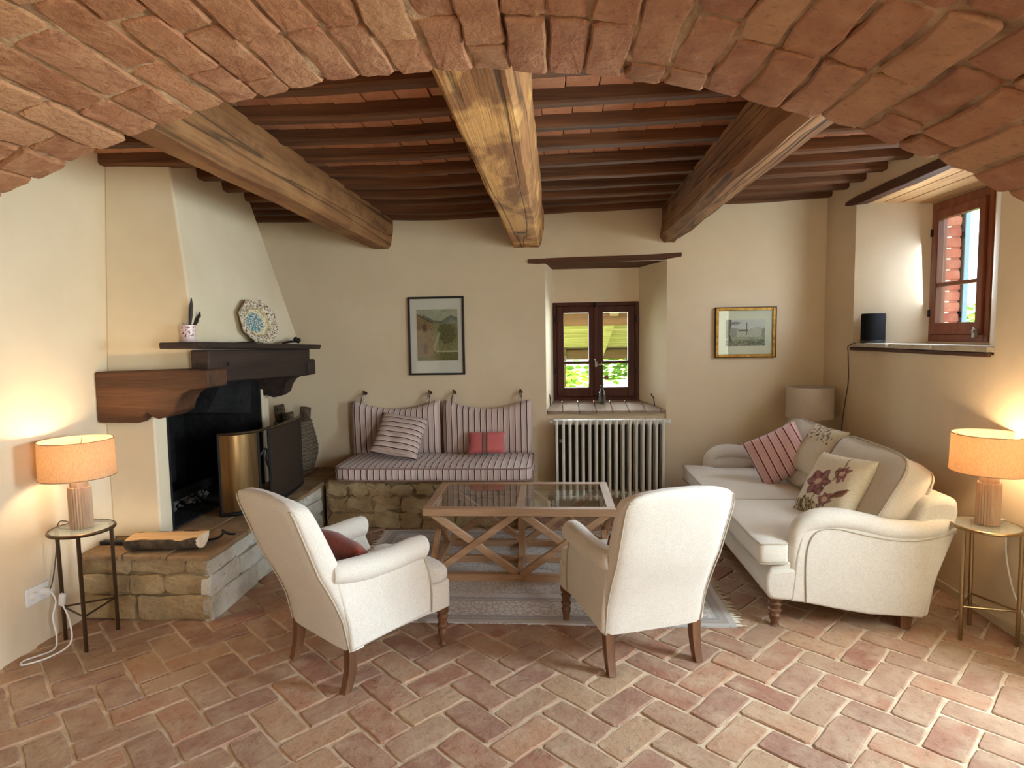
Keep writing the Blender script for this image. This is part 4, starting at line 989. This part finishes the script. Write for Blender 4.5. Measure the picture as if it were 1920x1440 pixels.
# ------------------------------------------------------------------ rug
rg = thing('area_rug', 'faded blue grey and cream bordered rug under the coffee table', 'rug', (-.19, 3.945, 0))
mb = MB(); nx, ny = 40, 28
for k, z in ((0, .0095), (1, -.004)):
    for j in range(ny+1):
        for i in range(nx+1): x, y = RHX*(2*i/nx-1), RHY*(2*j/ny-1); mb.v.append((x+.006*N(y*4, 1), y+.006*N(x*3, 5), z+(.003*N(x*5, y*5) if k == 0 else 0)))
q = (nx+1)*(ny+1)
for j in range(ny):
    for i in range(nx): a = j*(nx+1)+i; mb.f += [(a, a+1, a+nx+2, a+nx+1), (a+q, a+q+nx+1, a+q+nx+2, a+q+1)]
for i in range(nx): mb.f += [(i, i+q, i+q+1, i+1), (ny*(nx+1)+i, ny*(nx+1)+i+1, ny*(nx+1)+i+1+q, ny*(nx+1)+i+q)]
for j in range(ny): a = j*(nx+1); b = a+nx; mb.f += [(a, a+nx+1, a+nx+1+q, a+q), (b, b+q, b+nx+1+q, b+nx+1)]
mb.build('pile', RUGM, rg)
fr_ = random.Random(6)
for sx in (-1, 1):
    mb = MB()
    for i in range(120):
        y = -RHY+2*RHY*(i+.5)/120; dx, dy = fr_.uniform(.03, .07), fr_.uniform(-.02, .02)
        mb.tube([(sx*(RHX-.01), y, .006), (sx*(RHX+dx*.5), y+dy*.3, .006), (sx*(RHX+dx), y+dy, .003)], [.0035, .003, .0015], 4)
    o = mb.build('fringe', FRINGE, rg); o['kind'] = 'stuff'

# ------------------------------------------------------------------ coffee table
ct = thing('coffee_table', 'wooden coffee table with glass top and crossed trestle sides on the rug', 'table', (-.233, 4.06, .009))
TX, TY, TZ = .60, .35, .466; z0 = TZ-.048
ct_ = ct
def cb(name, lo, hi, mat, bev=.003): return MB().bb(lo, hi).build(name, mat, ct_, bev)
cb('top_rail', (-TX, -TY, z0), (TX, -TY+.055, TZ), TABLEW); cb('top_rail', (-TX, TY-.055, z0), (TX, TY, TZ), TABLEW)
cb('top_rail', (-TX, -TY+.055, z0), (-TX+.055, TY-.055, TZ), TABLEY); cb('top_rail', (TX-.055, -TY+.055, z0), (TX, TY-.055, TZ), TABLEY)
cb('divider', (-.022, -TY+.055, z0+.006), (.022, TY-.055, TZ-.008), TABLEY)
for sx in (-1, 1):
    a, b = sorted((sx*.022, sx*(TX-.055)))
    cb('glass_pane', (a, -TY+.053, TZ-.008), (b, .0-.001, TZ-.002), GLASS, 0); cb('glass_pane', (a, .001, TZ-.008), (b, TY-.053, TZ-.002), GLASS, 0)
cb('bottom_rail', (-TX+.02, -TY+.01, 0), (TX-.02, -TY+.055, .045), TABLEW); cb('bottom_rail', (-TX+.02, TY-.055, 0), (TX-.02, TY-.01, .045), TABLEW)
cb('bottom_rail', (-TX+.02, -TY+.055, 0), (-TX+.065, TY-.055, .045), TABLEY); cb('bottom_rail', (TX-.065, -TY+.055, 0), (TX-.02, TY-.055, .045), TABLEY)
cb('stretcher', (-.022, -TY+.055, 0), (.022, TY-.055, .042), TABLEY); cb('stretcher', (-TX+.065, -.022, 0), (-.022, .022, .042), TABLEW); cb('stretcher', (.022, -.022, 0), (TX-.065, .022, .042), TABLEW)
cb('post', (-.022, -.022, .042), (.022, .022, z0+.006), TABLEZ)
def brace(a, b, mat, up=(0, 1, 0)): MB().bar(a, b, .042, .034, up).build('brace', mat, ct_, .003)
for sy in (-1, 1):
    y = sy*(TY-.032); e = .012
    for x0, x1 in ((-TX+.05, -.012), (.012, TX-.05)):
        brace((x0, y+e*.6, z0+.01), (x1, y+e*.6, .04), TABLEW); brace((x0, y-e*.6, .04), (x1, y-e*.6, z0+.01), TABLEW)
for sx in (-1, 1):
    x = sx*(TX-.042)
    brace((x+.008, -TY+.06, z0+.01), (x+.008, TY-.06, .04), TABLEY, (1, 0, 0)); brace((x-.008, -TY+.06, .04), (x-.008, TY-.06, z0+.01), TABLEY, (1, 0, 0))

# ------------------------------------------------------------------ armchairs
def turned_leg(h, r=.028):
    p = [(.62, 0), (.70, .02), (.55, .06), (.62, .16), (.80, .26), (.95, .36), (.72, .42), (.70, .45), (1.0, .50), (1.0, .54), (.72, .58), (.85, .66), (1.05, .74), (.75, .80), (1.12, .86), (1.15, 1.0)]
    return MB().lathe([(a*r, b*h) for a, b in p], n=18)
def armchair(label, loc, f):
    t = thing('armchair', label, 'armchair', (loc[0], loc[1], 0), math.atan2(f[1], f[0])-pi/2)
    # shell of the back: sections along its swept line
    zz = [.185, .26, .33, .41, .49, .57, .66, .74, .80, .84, .868, .884, .894, .899]
    yo = np.interp(zz, [.185, .33, .41, .49, .57, .71, .82, .88, .90], [.0, -.030, -.062, -.100, -.136, -.188, -.228, -.246, -.225])
    th = np.interp(zz, [.185, .4, .5, .7, .83, .87, .9], [.10, .125, .135, .125, .11, .098, .03])
    hw = np.interp(zz, [.185, .4, .8, .84, .868, .884, .894, .899], [.252, .258, .264, .262, .252, .228, .180, .09])
    rings = []
    for z, y, q, h in zip(zz, yo, th, hw):
        off = 0 if z < .86 else (.9-z)*0
        rings.append([(x, y+q/2+yy, z-.012*(abs(x)/.26)**2*(z > .5)) for x, yy in roundrect(h, q/2, 5, 40)])
    MB().rings(rings).build('backrest', LINEN, t, ang=70)
    edge = [(x, float(np.interp(z, zz, yo))+.010, z-.012*(abs(x)/.26)**2*(z > .5)) for x, z in [(sx*float(np.interp(z, zz, hw))*.965, z) for sx, zs in ((-1, zz[:11]), (1, zz[:11][::-1])) for z in zs]]
    MB().tube(edge, .0034, 6).build('piping', PIPE, t)
    for sx in (-1, 1):
        mb = MB(); n = 15
        prof = [(.012, .190), (.55, .190)]
        side = [(.010, .19), (.462, .212), (.466, .30), (.462, .36), (.448, .43), (.425, .49), (.405, .53), (-.06, .535), (-.03, .42), (.0, .30)]
        MB().prism(side, 'X', sx*.205, sx*.262).build('side_panel', LINEN, t, .014, 3)
        roll = smoothpath([(sx*.232, -.055, .552), (sx*.238, -.02, .550), (sx*.243, .10, .538), (sx*.245, .25, .538), (sx*.246, .36, .546), (sx*.246, .412, .544), (sx*.246, .432, .540)], 4)
        rad = [.044+.012*min(1, i/8) for i in range(len(roll))]; rad[-1] = .03; rad[-2] = .046; rad[-3] = .053
        MB().tube(roll, rad, 18).build('arm_roll', LINEN, t, ang=80)
        MB().tube([(sx*.262, y, z-.002) for y, z in side[1:7]], .004, 6).build('piping', PIPE, t)
    MB().rings([[(x, y, z) for x, y in pts_] for z, pts_ in ((.195, 0), (.335, 0)) for pts_ in [[(-.245, .06), (.245, .06), (.252, .45), (.262, .50), (.262, .575), (.24, .597), (-.24, .597), (-.262, .575), (-.262, .50), (-.252, .45)]]]).build('seat_rail', LINEN, t, .012, 3)
    rr = []; ob = [(-.20, .02), (.20, .02), (.203, .30), (.206, .475), (.262, .488), (.268, .56), (.235, .606), (0, .615), (-.235, .606), (-.268, .56), (-.262, .488), (-.206, .475), (-.203, .30)]
    for k, z in ((.97, .325), (1.0, .345), (1.0, .385), (.97, .405), (.90, .422), (.72, .437), (.45, .446), (.15, .45)):
        rr.append([(x*k, .32+(y-.32)*k, z) for x, y in ob])
    MB().rings(rr).build('seat_cushion', LINEN, t, ang=75, sub=1)
    for sx in (-1, 1):
        o = turned_leg(.20).build('front_leg', LEGW, t, ang=50); o.location = (sx*.232, .555, 0)
        rr = []
        for k in range(9):
            u = k/8; z = .192*u; y = .030-.034*(1-u)**2.2; s = .0185+.005*u
            rr.append([(sx*.221-s, y-s, z), (sx*.221+s, y-s, z), (sx*.221+s, y+s, z), (sx*.221-s, y+s, z)])
        MB().rings(rr).build('rear_leg', LEGW, t, .002)
    return t
CL = armchair('white linen armchair at the left, seen from behind near the hearth', (-1.098, 2.65), (.324, .415))
CRr = armchair('white linen armchair with its back squarely to the viewer beside the sofa', (.4515, 2.7715), (-.178, .509))
def on_chair(t, loc, x, n): 
    return M4.Translation(t.location) @ M4.Rotation(t.rotation_euler.z, 4, 'Z') @ mat3(x, n, loc)
o = pillow(.36, .25, .11, seed=4).build('pillow', RUST, ang=80); o.matrix_world = on_chair(CL, (0, .165, .520), (1, .05, -.10), (0, .80, .60)); setp(o, 'dark rust red pillow on the left armchair', 'pillow')
o = pillow(.36, .24, .11, seed=6).build('pillow', RUST, ang=80); o.matrix_world = on_chair(CRr, (0, .165, .525), (1, -.04, .05), (0, .80, .60)); setp(o, 'dark rust pillow mostly hidden on the right armchair beside the sofa', 'pillow')

# ------------------------------------------------------------------ sofa
sf = thing('sofa', 'cream linen two seat sofa with low rolled arms against the right wall', 'sofa', (0, 0, 0))
SY0, SY1 = 3.165, 5.07
def base_side(y): return None
# base with bowed bottom line and padded front rail
poly = [(1.10, .165), (1.27, .145), (1.44, .113), (1.59, .088), (1.87, .072), (1.90, .072), (1.935, .28), (1.96, .36), (1.20, .36), (1.10, .32)]
MB().prism(poly, 'Y', SY0+.012, SY1-.012).build('base', LINEN, sf, .015, 3)
MB().prism([(1.24, .150), (1.115, .158), (1.092, .172), (1.080, .205), (1.078, .25), (1.084, .29), (1.104, .318), (1.24, .325)], 'Y', SY0-.002, SY1+.002).build('front_rail', LINEN, sf, .018, 3, ang=60)
def sofa_arm(yo, s):  # yo outer face, s=+1 towards the middle of the sofa
    side = [(1.205, .15), (1.27, .145), (1.44, .113), (1.59, .088), (1.87, .072), (1.92, .27), (2.0, .50), (2.02, .545), (1.83, .535), (1.68, .535), (1.527, .565), (1.374, .585), (1.30, .57), (1.255, .52), (1.23, .40)]
    a, b = sorted((yo, yo+s*.075)); MB().prism(side, 'Y', a, b).build('arm_panel', LINEN, sf, .012, 3)
    yc = yo+s*.040
    path = smoothpath([(1.238, yc, .155), (1.232, yc, .30), (1.236, yc, .44), (1.258, yc, .53), (1.33, yc, .572), (1.44, yc, .580), (1.575, yc, .556), (1.71, yc, .525), (1.85, yc, .522), (1.96, yc, .543), (2.015, yc, .553)], 5)
    rad = [float(np.interp(p.x if i > 14 else 0, [0, 1.26, 1.33, 1.9, 2.02], [.036, .046, .055, .050, .030])) for i, p in enumerate(path)]
    rad = [float(np.interp(i, [0, 10, 16, 20, len(path)-8, len(path)-1], [.034, .036, .048, .056, .050, .026])) for i in range(len(path))]
    MB().tube(path, rad, 18).build('arm_roll', LINEN, sf, ang=80)
    pp = [(x+.002, yo-s*.004, z-.012) for x, z in [(1.282, .16), (1.276, .38), (1.30, .50), (1.36, .548), (1.44, .548), (1.527, .527), (1.68, .496), (1.83, .490), (1.96, .52), (2.01, .54)]]
    MB().tube(smoothpath(pp, 5), .003, 6).build('piping', PIPE, sf)
sofa_arm(SY0-.004, 1); sofa_arm(SY1+.004, -1)
bp = [(1.74, .30), (1.80, .50), (1.86, .66), (1.90, .69), (1.98, .70), (2.035, .68), (2.04, .62), (1.99, .44), (1.90, .085), (1.80, .085)]
rows = []
for y, k in ((SY0+.02, .93), (SY0+.05, 1), (SY0+.3, 1.0), ((SY0+SY1)/2, 1.02), (SY1-.3, 1.0), (SY1-.05, 1), (SY1-.02, .93)):
    rows.append([(1.9+(x-1.9)*k, y, .40+(z-.40)*k) for x, z in bp])
MB().rings(rows).build('backrest', LINEN, sf, .02, 3)
ymid = 4.02
for i, (ya, yb) in enumerate(((3.255, ymid-.008), (ymid+.008, SY1-.09))):
    hy = (yb-ya)/2; ex = .085; lo_, hi_ = (-hy-ex*(i == 0), hy+ex*(i == 1))
    P0 = [(-.37, lo_+.03), (-.36, lo_+.004), (-.34, lo_)] + ([(-.24, lo_), (-.222, lo_+.012), (-.215, -hy)] if i == 0 else []) + [(.0, -hy), (.36, -hy), (.37, -hy+.02), (.37, hy-.02), (.36, hy), (.0, hy)] + ([(-.215, hy), (-.222, hi_-.012), (-.24, hi_)] if i == 1 else []) + [(-.34, hi_), (-.36, hi_-.004), (-.37, hi_-.03), (-.374, hy*.4), (-.374, -hy*.4)]
    o = boxcush(.74, yb-ya, .105, .028, wob=.006, seed=10+i, outline=P0).build('seat_cushion', LINEN, sf, ang=80); o.location = (1.415, (ya+yb)/2, .402)
    rr_ = P0+[P0[0]]
    for z in (.053, -.053): q = MB().tube([(x*1.012, y*1.012, z) for x, y in rr_], .004, 6).build('piping', PIPE, o)
def back_cush(label, yc, dy, tip, seed, col):
    o = boxcush(dy, .44, .15, .03, e=5, wob=.014, seed=seed).build('back_cushion', LINEN2, sf, ang=80)
    o.matrix_basis = mat3((0, 1, tip), (-.87, -.0, .49), (1.805, yc, .655))
    rr_ = roundrect(dy/2, .22, 5, 64); rr_.append(rr_[0])
    for z in (.076, -.076): MB().tube([(x*1.015, y*1.015, z) for x, y in rr_], .005, 6).build('piping', PIPE, o)
    return o
back_cush('', 3.655, .80, .01, 31, 0); back_cush('', 4.52, .84, .02, 37, 0)
for y in (SY0+.05, SY1-.05):
    o = turned_leg(.165, .034).build('front_leg', LEGW, sf, ang=50); o.location = (1.145, y, 0)
    MB().rings([[(1.80-a, y-b, z), (1.80+a, y-b, z), (1.80+a, y+b, z), (1.80-a, y+b, z)] for z, a, b in ((0, .026, .022), (.09, .032, .026))]).build('rear_leg', LEGW, sf, .003)
# pillows on the sofa
o = pillow(.40, .37, .14, seed=12, wob=.014).build('pillow', STRR, ang=80); o.matrix_world = mat3((.80, -.24, .46), (-.42, -.76, .40), (1.585, 4.42, .670)); setp(o, 'red and white striped pillow at the far end of the cream sofa', 'pillow')
def floralc(seed):
    rnd = random.Random(seed); pet = []
    for cx, cy, s, rot in ((.42, .38, .30, .3), (-.25, -.05, .46, 1.1), (.25, -.5, .28, 2.)):
        for k in range(6): pet.append((cx, cy, s, rot+k*pi/3))
    def f(u, v):
        n = N(u*7, v*7, seed); n2 = N(u*24, v*24, seed+2); u += .09*N(u*4, v*4, seed+5); v += .09*N(u*4, v*4, seed+8); c = mixc(rgb(208, 196, 174), rgb(222, 212, 192), .5+n2)
        if v < -.62+.1*n and u < .2: c = rgb(92, 76, 52) if N(u*22+v*9, v*3, 7) > -.05 else rgb(196, 182, 150)
        for cx, cy, s, a in pet:
            dx, dy = u-cx, v-cy; x, y = dx*cos(a)+dy*sin(a), -dx*sin(a)+dy*cos(a)
            if 0 < x < s and abs(y) < .30*s*sin(pi*x/s)*(1+.3*n):
                k = abs(y)/(.30*s*sin(pi*x/s)+1e-6); c = mixc(rgb(150, 104, 102), rgb(84, 40, 44), k**2+.35*n2)
                if x < s*.25: c = rgb(196, 170, 150)
        st = abs(u-(.1+.35*v+.1*sin(v*4)))
        if st < .022: c = rgb(106, 86, 58)
        lx, ly = (u-.62)*.8+(v+.25)*.6, -(u-.62)*.6+(v+.25)*.8
        if abs(ly) < .12*(1-(lx/.3)**2) and abs(lx) < .3: c = rgb(110, 66, 54) if ly > 0 else rgb(128, 92, 66)
        return c
    return f
o = pillow(.42, .42, .14, n=70, seed=15, wob=.012, colf=floralc(3)).build('pillow', FLORAL, ang=80); o.matrix_world = mat3((.22, -.94, .10), (-.80, -.22, .56), (1.60, 3.60, .640)); setp(o, 'floral printed pillow with magnolia blooms in the middle of the cream sofa', 'pillow')
o = pillow(.38, .38, .12, n=60, seed=19, wob=.012, colf=lambda u, v: (rgb(104, 82, 60) if (v > .25 and N(u*9, v*7, 2)+.6*N(u*20, v*16, 5) > .22 and abs(u) < .8) else mixc(rgb(196, 184, 162), rgb(212, 202, 182), .5+N(u*24, v*24, 4)))).build('pillow', FLORAL, ang=80); o.matrix_world = mat3((.10, -.99, .0), (-.80, -.10, .60), (1.765, 4.24, .735)); setp(o, 'plain beige pillow with a brown sprig print tucked behind the striped pillow', 'pillow')

# ------------------------------------------------------------------ lamps and side tables
def side_table(label, loc, z, legs, metal, r):
    t = thing('side_table', label, 'side table', (loc[0], loc[1], 0))
    MB().tube([(r*cos(a), r*sin(a), z-.008) for a in [2*pi*j/48 for j in range(49)]], .009, 8).build('rim', metal, t)
    MB().lathe([(r-.004, z-.008), (r-.004, z-.001)], n=40).build('glass_top', TGLASS, t)
    P = [V((x-loc[0], y-loc[1], 0)) for x, y in legs]
    for p in P:
        q = p.normalized()*(r-.006); MB().tube([(p.x, p.y, 0), (q.x, q.y, z-.012)], .0095, 8).build('leg', metal, t)
    zs = z*.30
    for i in range(3):
        a, b = P[i], P[(i+1) % 3]; MB().tube([(a.x, a.y, zs), (b.x, b.y, zs)], .005, 6).build('stretcher', metal, t)
    return t
t = NT('tabletop_glass'); tr = t.new('BsdfTransparent'); tr.inputs[0].default_value = (.86, .9, .88, 1); gl = t.new('BsdfGlossy'); gl.inputs['Roughness'].default_value = .03; gl.inputs[0].default_value = (.9, .92, .9, 1)
ms = t.new('MixShader'); t.link(t.schlick(), ms.inputs[0]); t.link(tr.outputs[0], ms.inputs[1]); t.link(gl.outputs[0], ms.inputs[2])
df = t.new('BsdfDiffuse'); df.inputs[0].default_value = (.8, .84, .82, 1); m2 = t.new('MixShader'); m2.inputs[0].default_value = .22; t.link(ms.outputs[0], m2.inputs[1]); t.link(df.outputs[0], m2.inputs[2]); t.link(m2.outputs[0], t.out.inputs[0]); TGLASS = t.m
def shade_mesh(r0_, r1_, z0_, z1_, th=.003):
    return MB().rings([[(r*cos(2*pi*j/64), r*sin(2*pi*j/64), z) for j in range(64)] for r, z in ((r0_, z0_), (r1_, z1_), (r1_-th, z1_), (r0_-th, z0_))], closed=True)
def table_lamp(label, loc, power, tint=(1, .70, .40)):
    t = thing('table_lamp', label, 'lamp', loc)
    MB().lathe([(.050, 0), (.052, .003), (.052, .205), (.050, .21)], n=52, flute=.07).build('fluted_base', LAMPW, t, ang=20)
    MB().lathe([(.040, .21), (.040, .238), (.037, .242)], n=32).build('collar', LAMPW, t)
    MB().lathe([(.006, .242), (.006, .30), (.012, .305), (.012, .345)], n=14).build('stem', BRONZEL, t)
    sh = shade_mesh(.168, .163, .262, .452).build('shade', LSHADE, t, ang=60)
    for z, r in ((.264, .168), (.451, .163)): MB().tube([(r*cos(a), r*sin(a), z) for a in [2*pi*j/64 for j in range(65)]], .0022, 6).build('shade_trim', plain('shade_trim', rgb(160, 128, 98)) if 'shade_trim' not in MATS else MATS['shade_trim'], sh)
    mb = MB()
    for k in range(3): a = 2*pi*k/3; mb.tube([(.008*cos(a), .008*sin(a), .34), (.163*cos(a), .163*sin(a), .44)], .0018, 6)
    mb.build('shade_carrier', BRONZEL, sh)
    MB().sphere((0, 0, .375), .026, 12, (1, 1, 1.15)).build('bulb', BULB, t)
    l = bpy.data.lights.new('lamp_light', 'POINT'); l.energy = power; l.color = tint; l.shadow_soft_size = .035
    lo = bpy.data.objects.new('lamp_light', l); C.objects.link(lo); lo.parent = t; lo.location = (0, 0, .385)
    return t
LT, RTb = (-2.425, 2.915), (2.127, 3.127)
side_table('bronze three legged side table with round glass top by the left wall', LT, .600, [(-2.354, 2.801), (-2.555, 2.912), (-2.36, 3.035)], BRONZE, .142)
side_table('pale bronze three legged side table with glass top beside the sofa', RTb, .575, [(2.0, 3.086), (2.147, 3.248), (2.234, 3.037)], BRONZEL, .145)
LP = 9
table_lamp('lit table lamp with fluted wooden base beside the hearth', (-2.432, 2.925, .601), LP)
table_lamp('lit table lamp with fluted wooden base beside the sofa arm', (2.140, 3.14, .576), LP)
# unlit lamp in the far right corner
t = thing('floor_lamp', 'unlit lamp with grey linen shade in the corner behind the sofa', 'lamp', (2.06, 5.10, 0))
MB().lathe([(.13, 0), (.13, .012), (.02, .02)], n=32).build('base', BLACK, t); MB().lathe([(.013, .02), (.013, .93)], n=14).build('pole', BLACK, t)
sh = shade_mesh(.178, .176, .842, 1.092).build('shade', SHADE_GREY, t, ang=60)
mb = MB()
for k in range(3): a = 2*pi*k/3; mb.tube([(0, 0, .93), (.175*cos(a), .175*sin(a), .98)], .002, 6)
mb.build('shade_carrier', BLACK, sh)

def wire(name, label, pts, r, mat, cat='cable'):
    o = MB().tube(smoothpath(pts, 8), r, 6).build(name, mat); return setp(o, label, cat)
wire('lamp_cable', 'thin cable running down from the black speaker on the right wall', [(XR-.03, 4.80, 1.447), (XR-.028, 4.91, 1.42), (XR-.008, 4.95, 1.36), (XR-.006, 4.94, 1.15), (XR-.006, 4.99, .95), (XR-.006, 5.03, .75), (XR-.006, 5.03, .55)], .0035, plain('dark_cable', rgb(70, 58, 46)))
bpy.data.objects['lamp_cable'].name = 'speaker_cable'
t = thing('wall_socket', 'double wall socket with plug low on the left wall behind the side table', 'socket', (XL, 2.86, .27))
MB().bb((0, -.07, -.045), (.009, .07, .045)).build('plate', WHITE, t, .004)
MB().tube([(.008, .03, 0), (.045, .03, 0)], [.021, .017], 12).build('plug', WHITE, t); MB().tube([(.008, -.03, 0), (.03, -.03, 0)], .019, 12).build('plug', WHITE, t)
wire('power_cable', 'white lamp cable looping on the floor below the left side table', [(XL+.05, 2.89, .27), (XL+.075, 2.89, .22), (XL+.07, 2.87, .14), (XL+.10, 2.85, .05), (XL+.12, 2.80, .006), (XL+.06, 2.70, .005), (XL+.09, 2.66, .005), (XL+.16, 2.74, .006), (XL+.19, 2.83, .03), (XL+.15, 2.88, .12), (XL+.10, 2.90, .20)], .0042, WHITE)
o = MB().bb((-.014, -.011, -.035), (.014, .011, .035)).build('cable_switch', WHITE, bevel=.006); o.location = (XL+.105, 2.895, .225); o.rotation_euler = (.2, .3, 0); setp(o, 'white inline switch on the cable beside the left side table', 'switch')
wire('lamp_flex', 'brown flex dropping from the left table lamp to the socket', [(-2.49, 2.93, .612), (-2.55, 2.955, .62), (-2.585, 2.95, .60), (-2.59, 2.93, .45), (-2.60, 2.90, .30), (-2.62, 2.88, .265)], .003, MATS['dark_cable'])
wire('power_cable', 'white lamp cable hanging to the floor below the right side table', [(2.20, 3.16, .584), (2.262, 3.19, .57), (2.272, 3.19, .40), (2.265, 3.12, .24), (2.262, 3.02, .12), (2.24, 2.93, .03), (2.20, 2.91, .006), (2.23, 2.80, .006)], .0042, WHITE)
# smart speaker on the niche sill
sp = thing('smart_speaker', 'black cylindrical speaker on the sill of the right window niche', 'speaker', (2.345, 4.712, RZ0+.010))
MB().lathe([(.072, 0), (.080, .006), (.080, .205), (.076, .216), (.02, .217)], n=40).build('body', CHARC, sp); MB().lathe([(.079, .0), (.083, .004), (.083, .016), (.079, .02)], n=40).build('foot_ring', BLACK, sp)

# ------------------------------------------------------------------ outdoors
gd = struct(MB().bb((-14, 5.9, -.35), (24, 40, -.3)).bb((2.8, -12, -.35), (24, 5.9, -.3)).build('ground', GRASS, smooth=False))
def leaves(name, boxes, n, size, seed, mat, parent):
    rnd = random.Random(seed); mb = MB()
    for i in range(n):
        cx, cy, cz, rx, ry, rz = rnd.choice(boxes)
        a, b, r = rnd.uniform(0, 2*pi), math.acos(rnd.uniform(-1, 1)), rnd.random()**.4
        p = V((cx+rx*r*sin(b)*cos(a), cy+ry*r*sin(b)*sin(a), cz+rz*r*cos(b))); s = size*rnd.uniform(.6, 1.3)
        R = M4.Rotation(rnd.uniform(0, 6.3), 3, 'Z') @ M4.Rotation(rnd.uniform(-1.2, 1.2), 3, 'X')
        q = [R @ V(c)*s for c in ((-.5, 0, 0), (0, -.28, .05), (.6, 0, 0), (0, .28, .05))]
        mb.add([p+c for c in q], [(0, 1, 2, 3)])
    o = mb.build(name, mat, parent, smooth=False); o['kind'] = 'stuff'; return o
def bush(name, label, cat, loc, boxes, n, size, seed, mat, trunk=None):
    t = thing(name, label, cat, loc); leaves('foliage', boxes, n, size, seed, LEAFM[mat], t)
    mb = MB()
    for q in (trunk or [[(0, 0, 0), (.1, .05, .5), (.05, 0, 1.0)], [(0, 0, 0), (-.15, .1, .5), (-.2, .1, .9)]]): mb.tube(smoothpath(q, 3), [.05]*(3*(len(q)-1))+[.02], 7)
    mb.build('stem' if cat == 'shrub' else 'trunk', BARK, t); return t
bush('leafy_shrub', 'sunlit yellow green shrub seen through the left pane of the back window', 'shrub', (.10, 9.9, -.3), [(0, 0, .7, .9, .5, .6), (-.5, .2, 1.0, .6, .5, .5)], 2600, .12, 1, 0)
bush('leafy_shrub', 'sunlit pale green shrub seen through the right pane of the back window', 'shrub', (2.35, 10.4, -.3), [(0, 0, .7, .8, .5, .6), (.5, .2, .9, .6, .5, .5)], 2600, .12, 2, 2)
bush('garden_tree', 'broad green tree far behind the porch outside', 'tree', (1.0, 15, -.3), [(0, 0, 2.2, 3.2, 1.2, 1.6), (2, .5, 1.8, 2.4, 1., 1.3)], 5000, .22, 3, 1, [[(0, 0, 0), (.1, 0, 1.2), (0, 0, 2.0)]])
# porch outside the back window
pr = thing('porch', 'weathered timber porch roof outside the back window', 'porch', (0, 0, 0))
MB().bb((-1.2, 6.45, 1.63), (2.4, 6.60, 1.76)).build('beam', GREYD, pr, .01)
MB().bb((.16, 8.40, 1.20), (3.0, 8.54, 1.33)).build('beam', GREYD, pr, .01)
for i, x in enumerate((-.30, .62, 1.18, 1.74)):
    MB().bar((x, 6.3, 1.83), (x, 8.75, 1.215), .13, .09, (1, 0, 0)).build('rafter', GREYW, pr, .008)
for i in range(12):
    y = 6.3+i*.215; z = 1.905-(y-6.3)*.2535
    MB().box((.8, y, z), (3.8, .208, .025), M4.Rotation(-.248, 3, 'X')).build('board', GREYW, pr, .004)
MB().bb((.04, 8.36, -.3), (.15, 8.5, 1.34)).build('post', GREYD, pr, .01); MB().bb((2.6, 8.36, -.3), (2.74, 8.5, 1.34)).build('post', GREYD, pr, .01)
# outside the right window: brick reveal, shutter, trees
bj = struct(MB().bb((2.708, VY1+.003, .9), (XO+.06, VY1+.40, 2.75)).build('wall_outer', OBRICK, smooth=False))
jb = random.Random(4)
OB = [brick_mesh('jamb_brick_shape', .122, .062, .02, 400+i, .003, .004, .008, OBRICK) for i in range(4)]
for i in range(19):
    inst('brick', OB[i % 4], mat3((1, 0, 0), (0, -1, 0), (2.765+jb.uniform(-.004, .004), VY1-.008, 1.25+i*.074)) , bj)
sh_ = thing('window_shutter', 'grey blue painted shutter folded open outside the right window', 'shutter', (2.832, VY1-.03, 1.42))
MB().bb((0, 0, 0), (.035, .36, 1.0)).build('leaf', SHUT, sh_, .004)
MB().bb((-.004, 0, .2), (.0, .3, .24)).bb((-.004, 0, .75), (0, .3, .79)).build('strap_hinge', IRON, sh_)
bush('garden_tree', 'leafy tree in the garden outside the right window', 'tree', (8.4, 12.3, -.3), [(0, 0, 1.5, 1.6, 1.6, .9), (.3, -1.6, 1.4, 1.4, 1.4, .8)], 4200, .16, 5, 1, [[(0, 0, 0), (.1, 0, .8), (0, 0, 1.3)]])
bush('garden_tree', 'distant hazy green tree line seen through the right window', 'tree', (19, 28, -.3), [(0, 0, 1.4, 4, 4, 1.0), (2, -4, 1.4, 4, 4, .9)], 4000, .35, 6, 2, [[(0, 0, 0), (.1, 0, .8), (0, 0, 1.3)]])
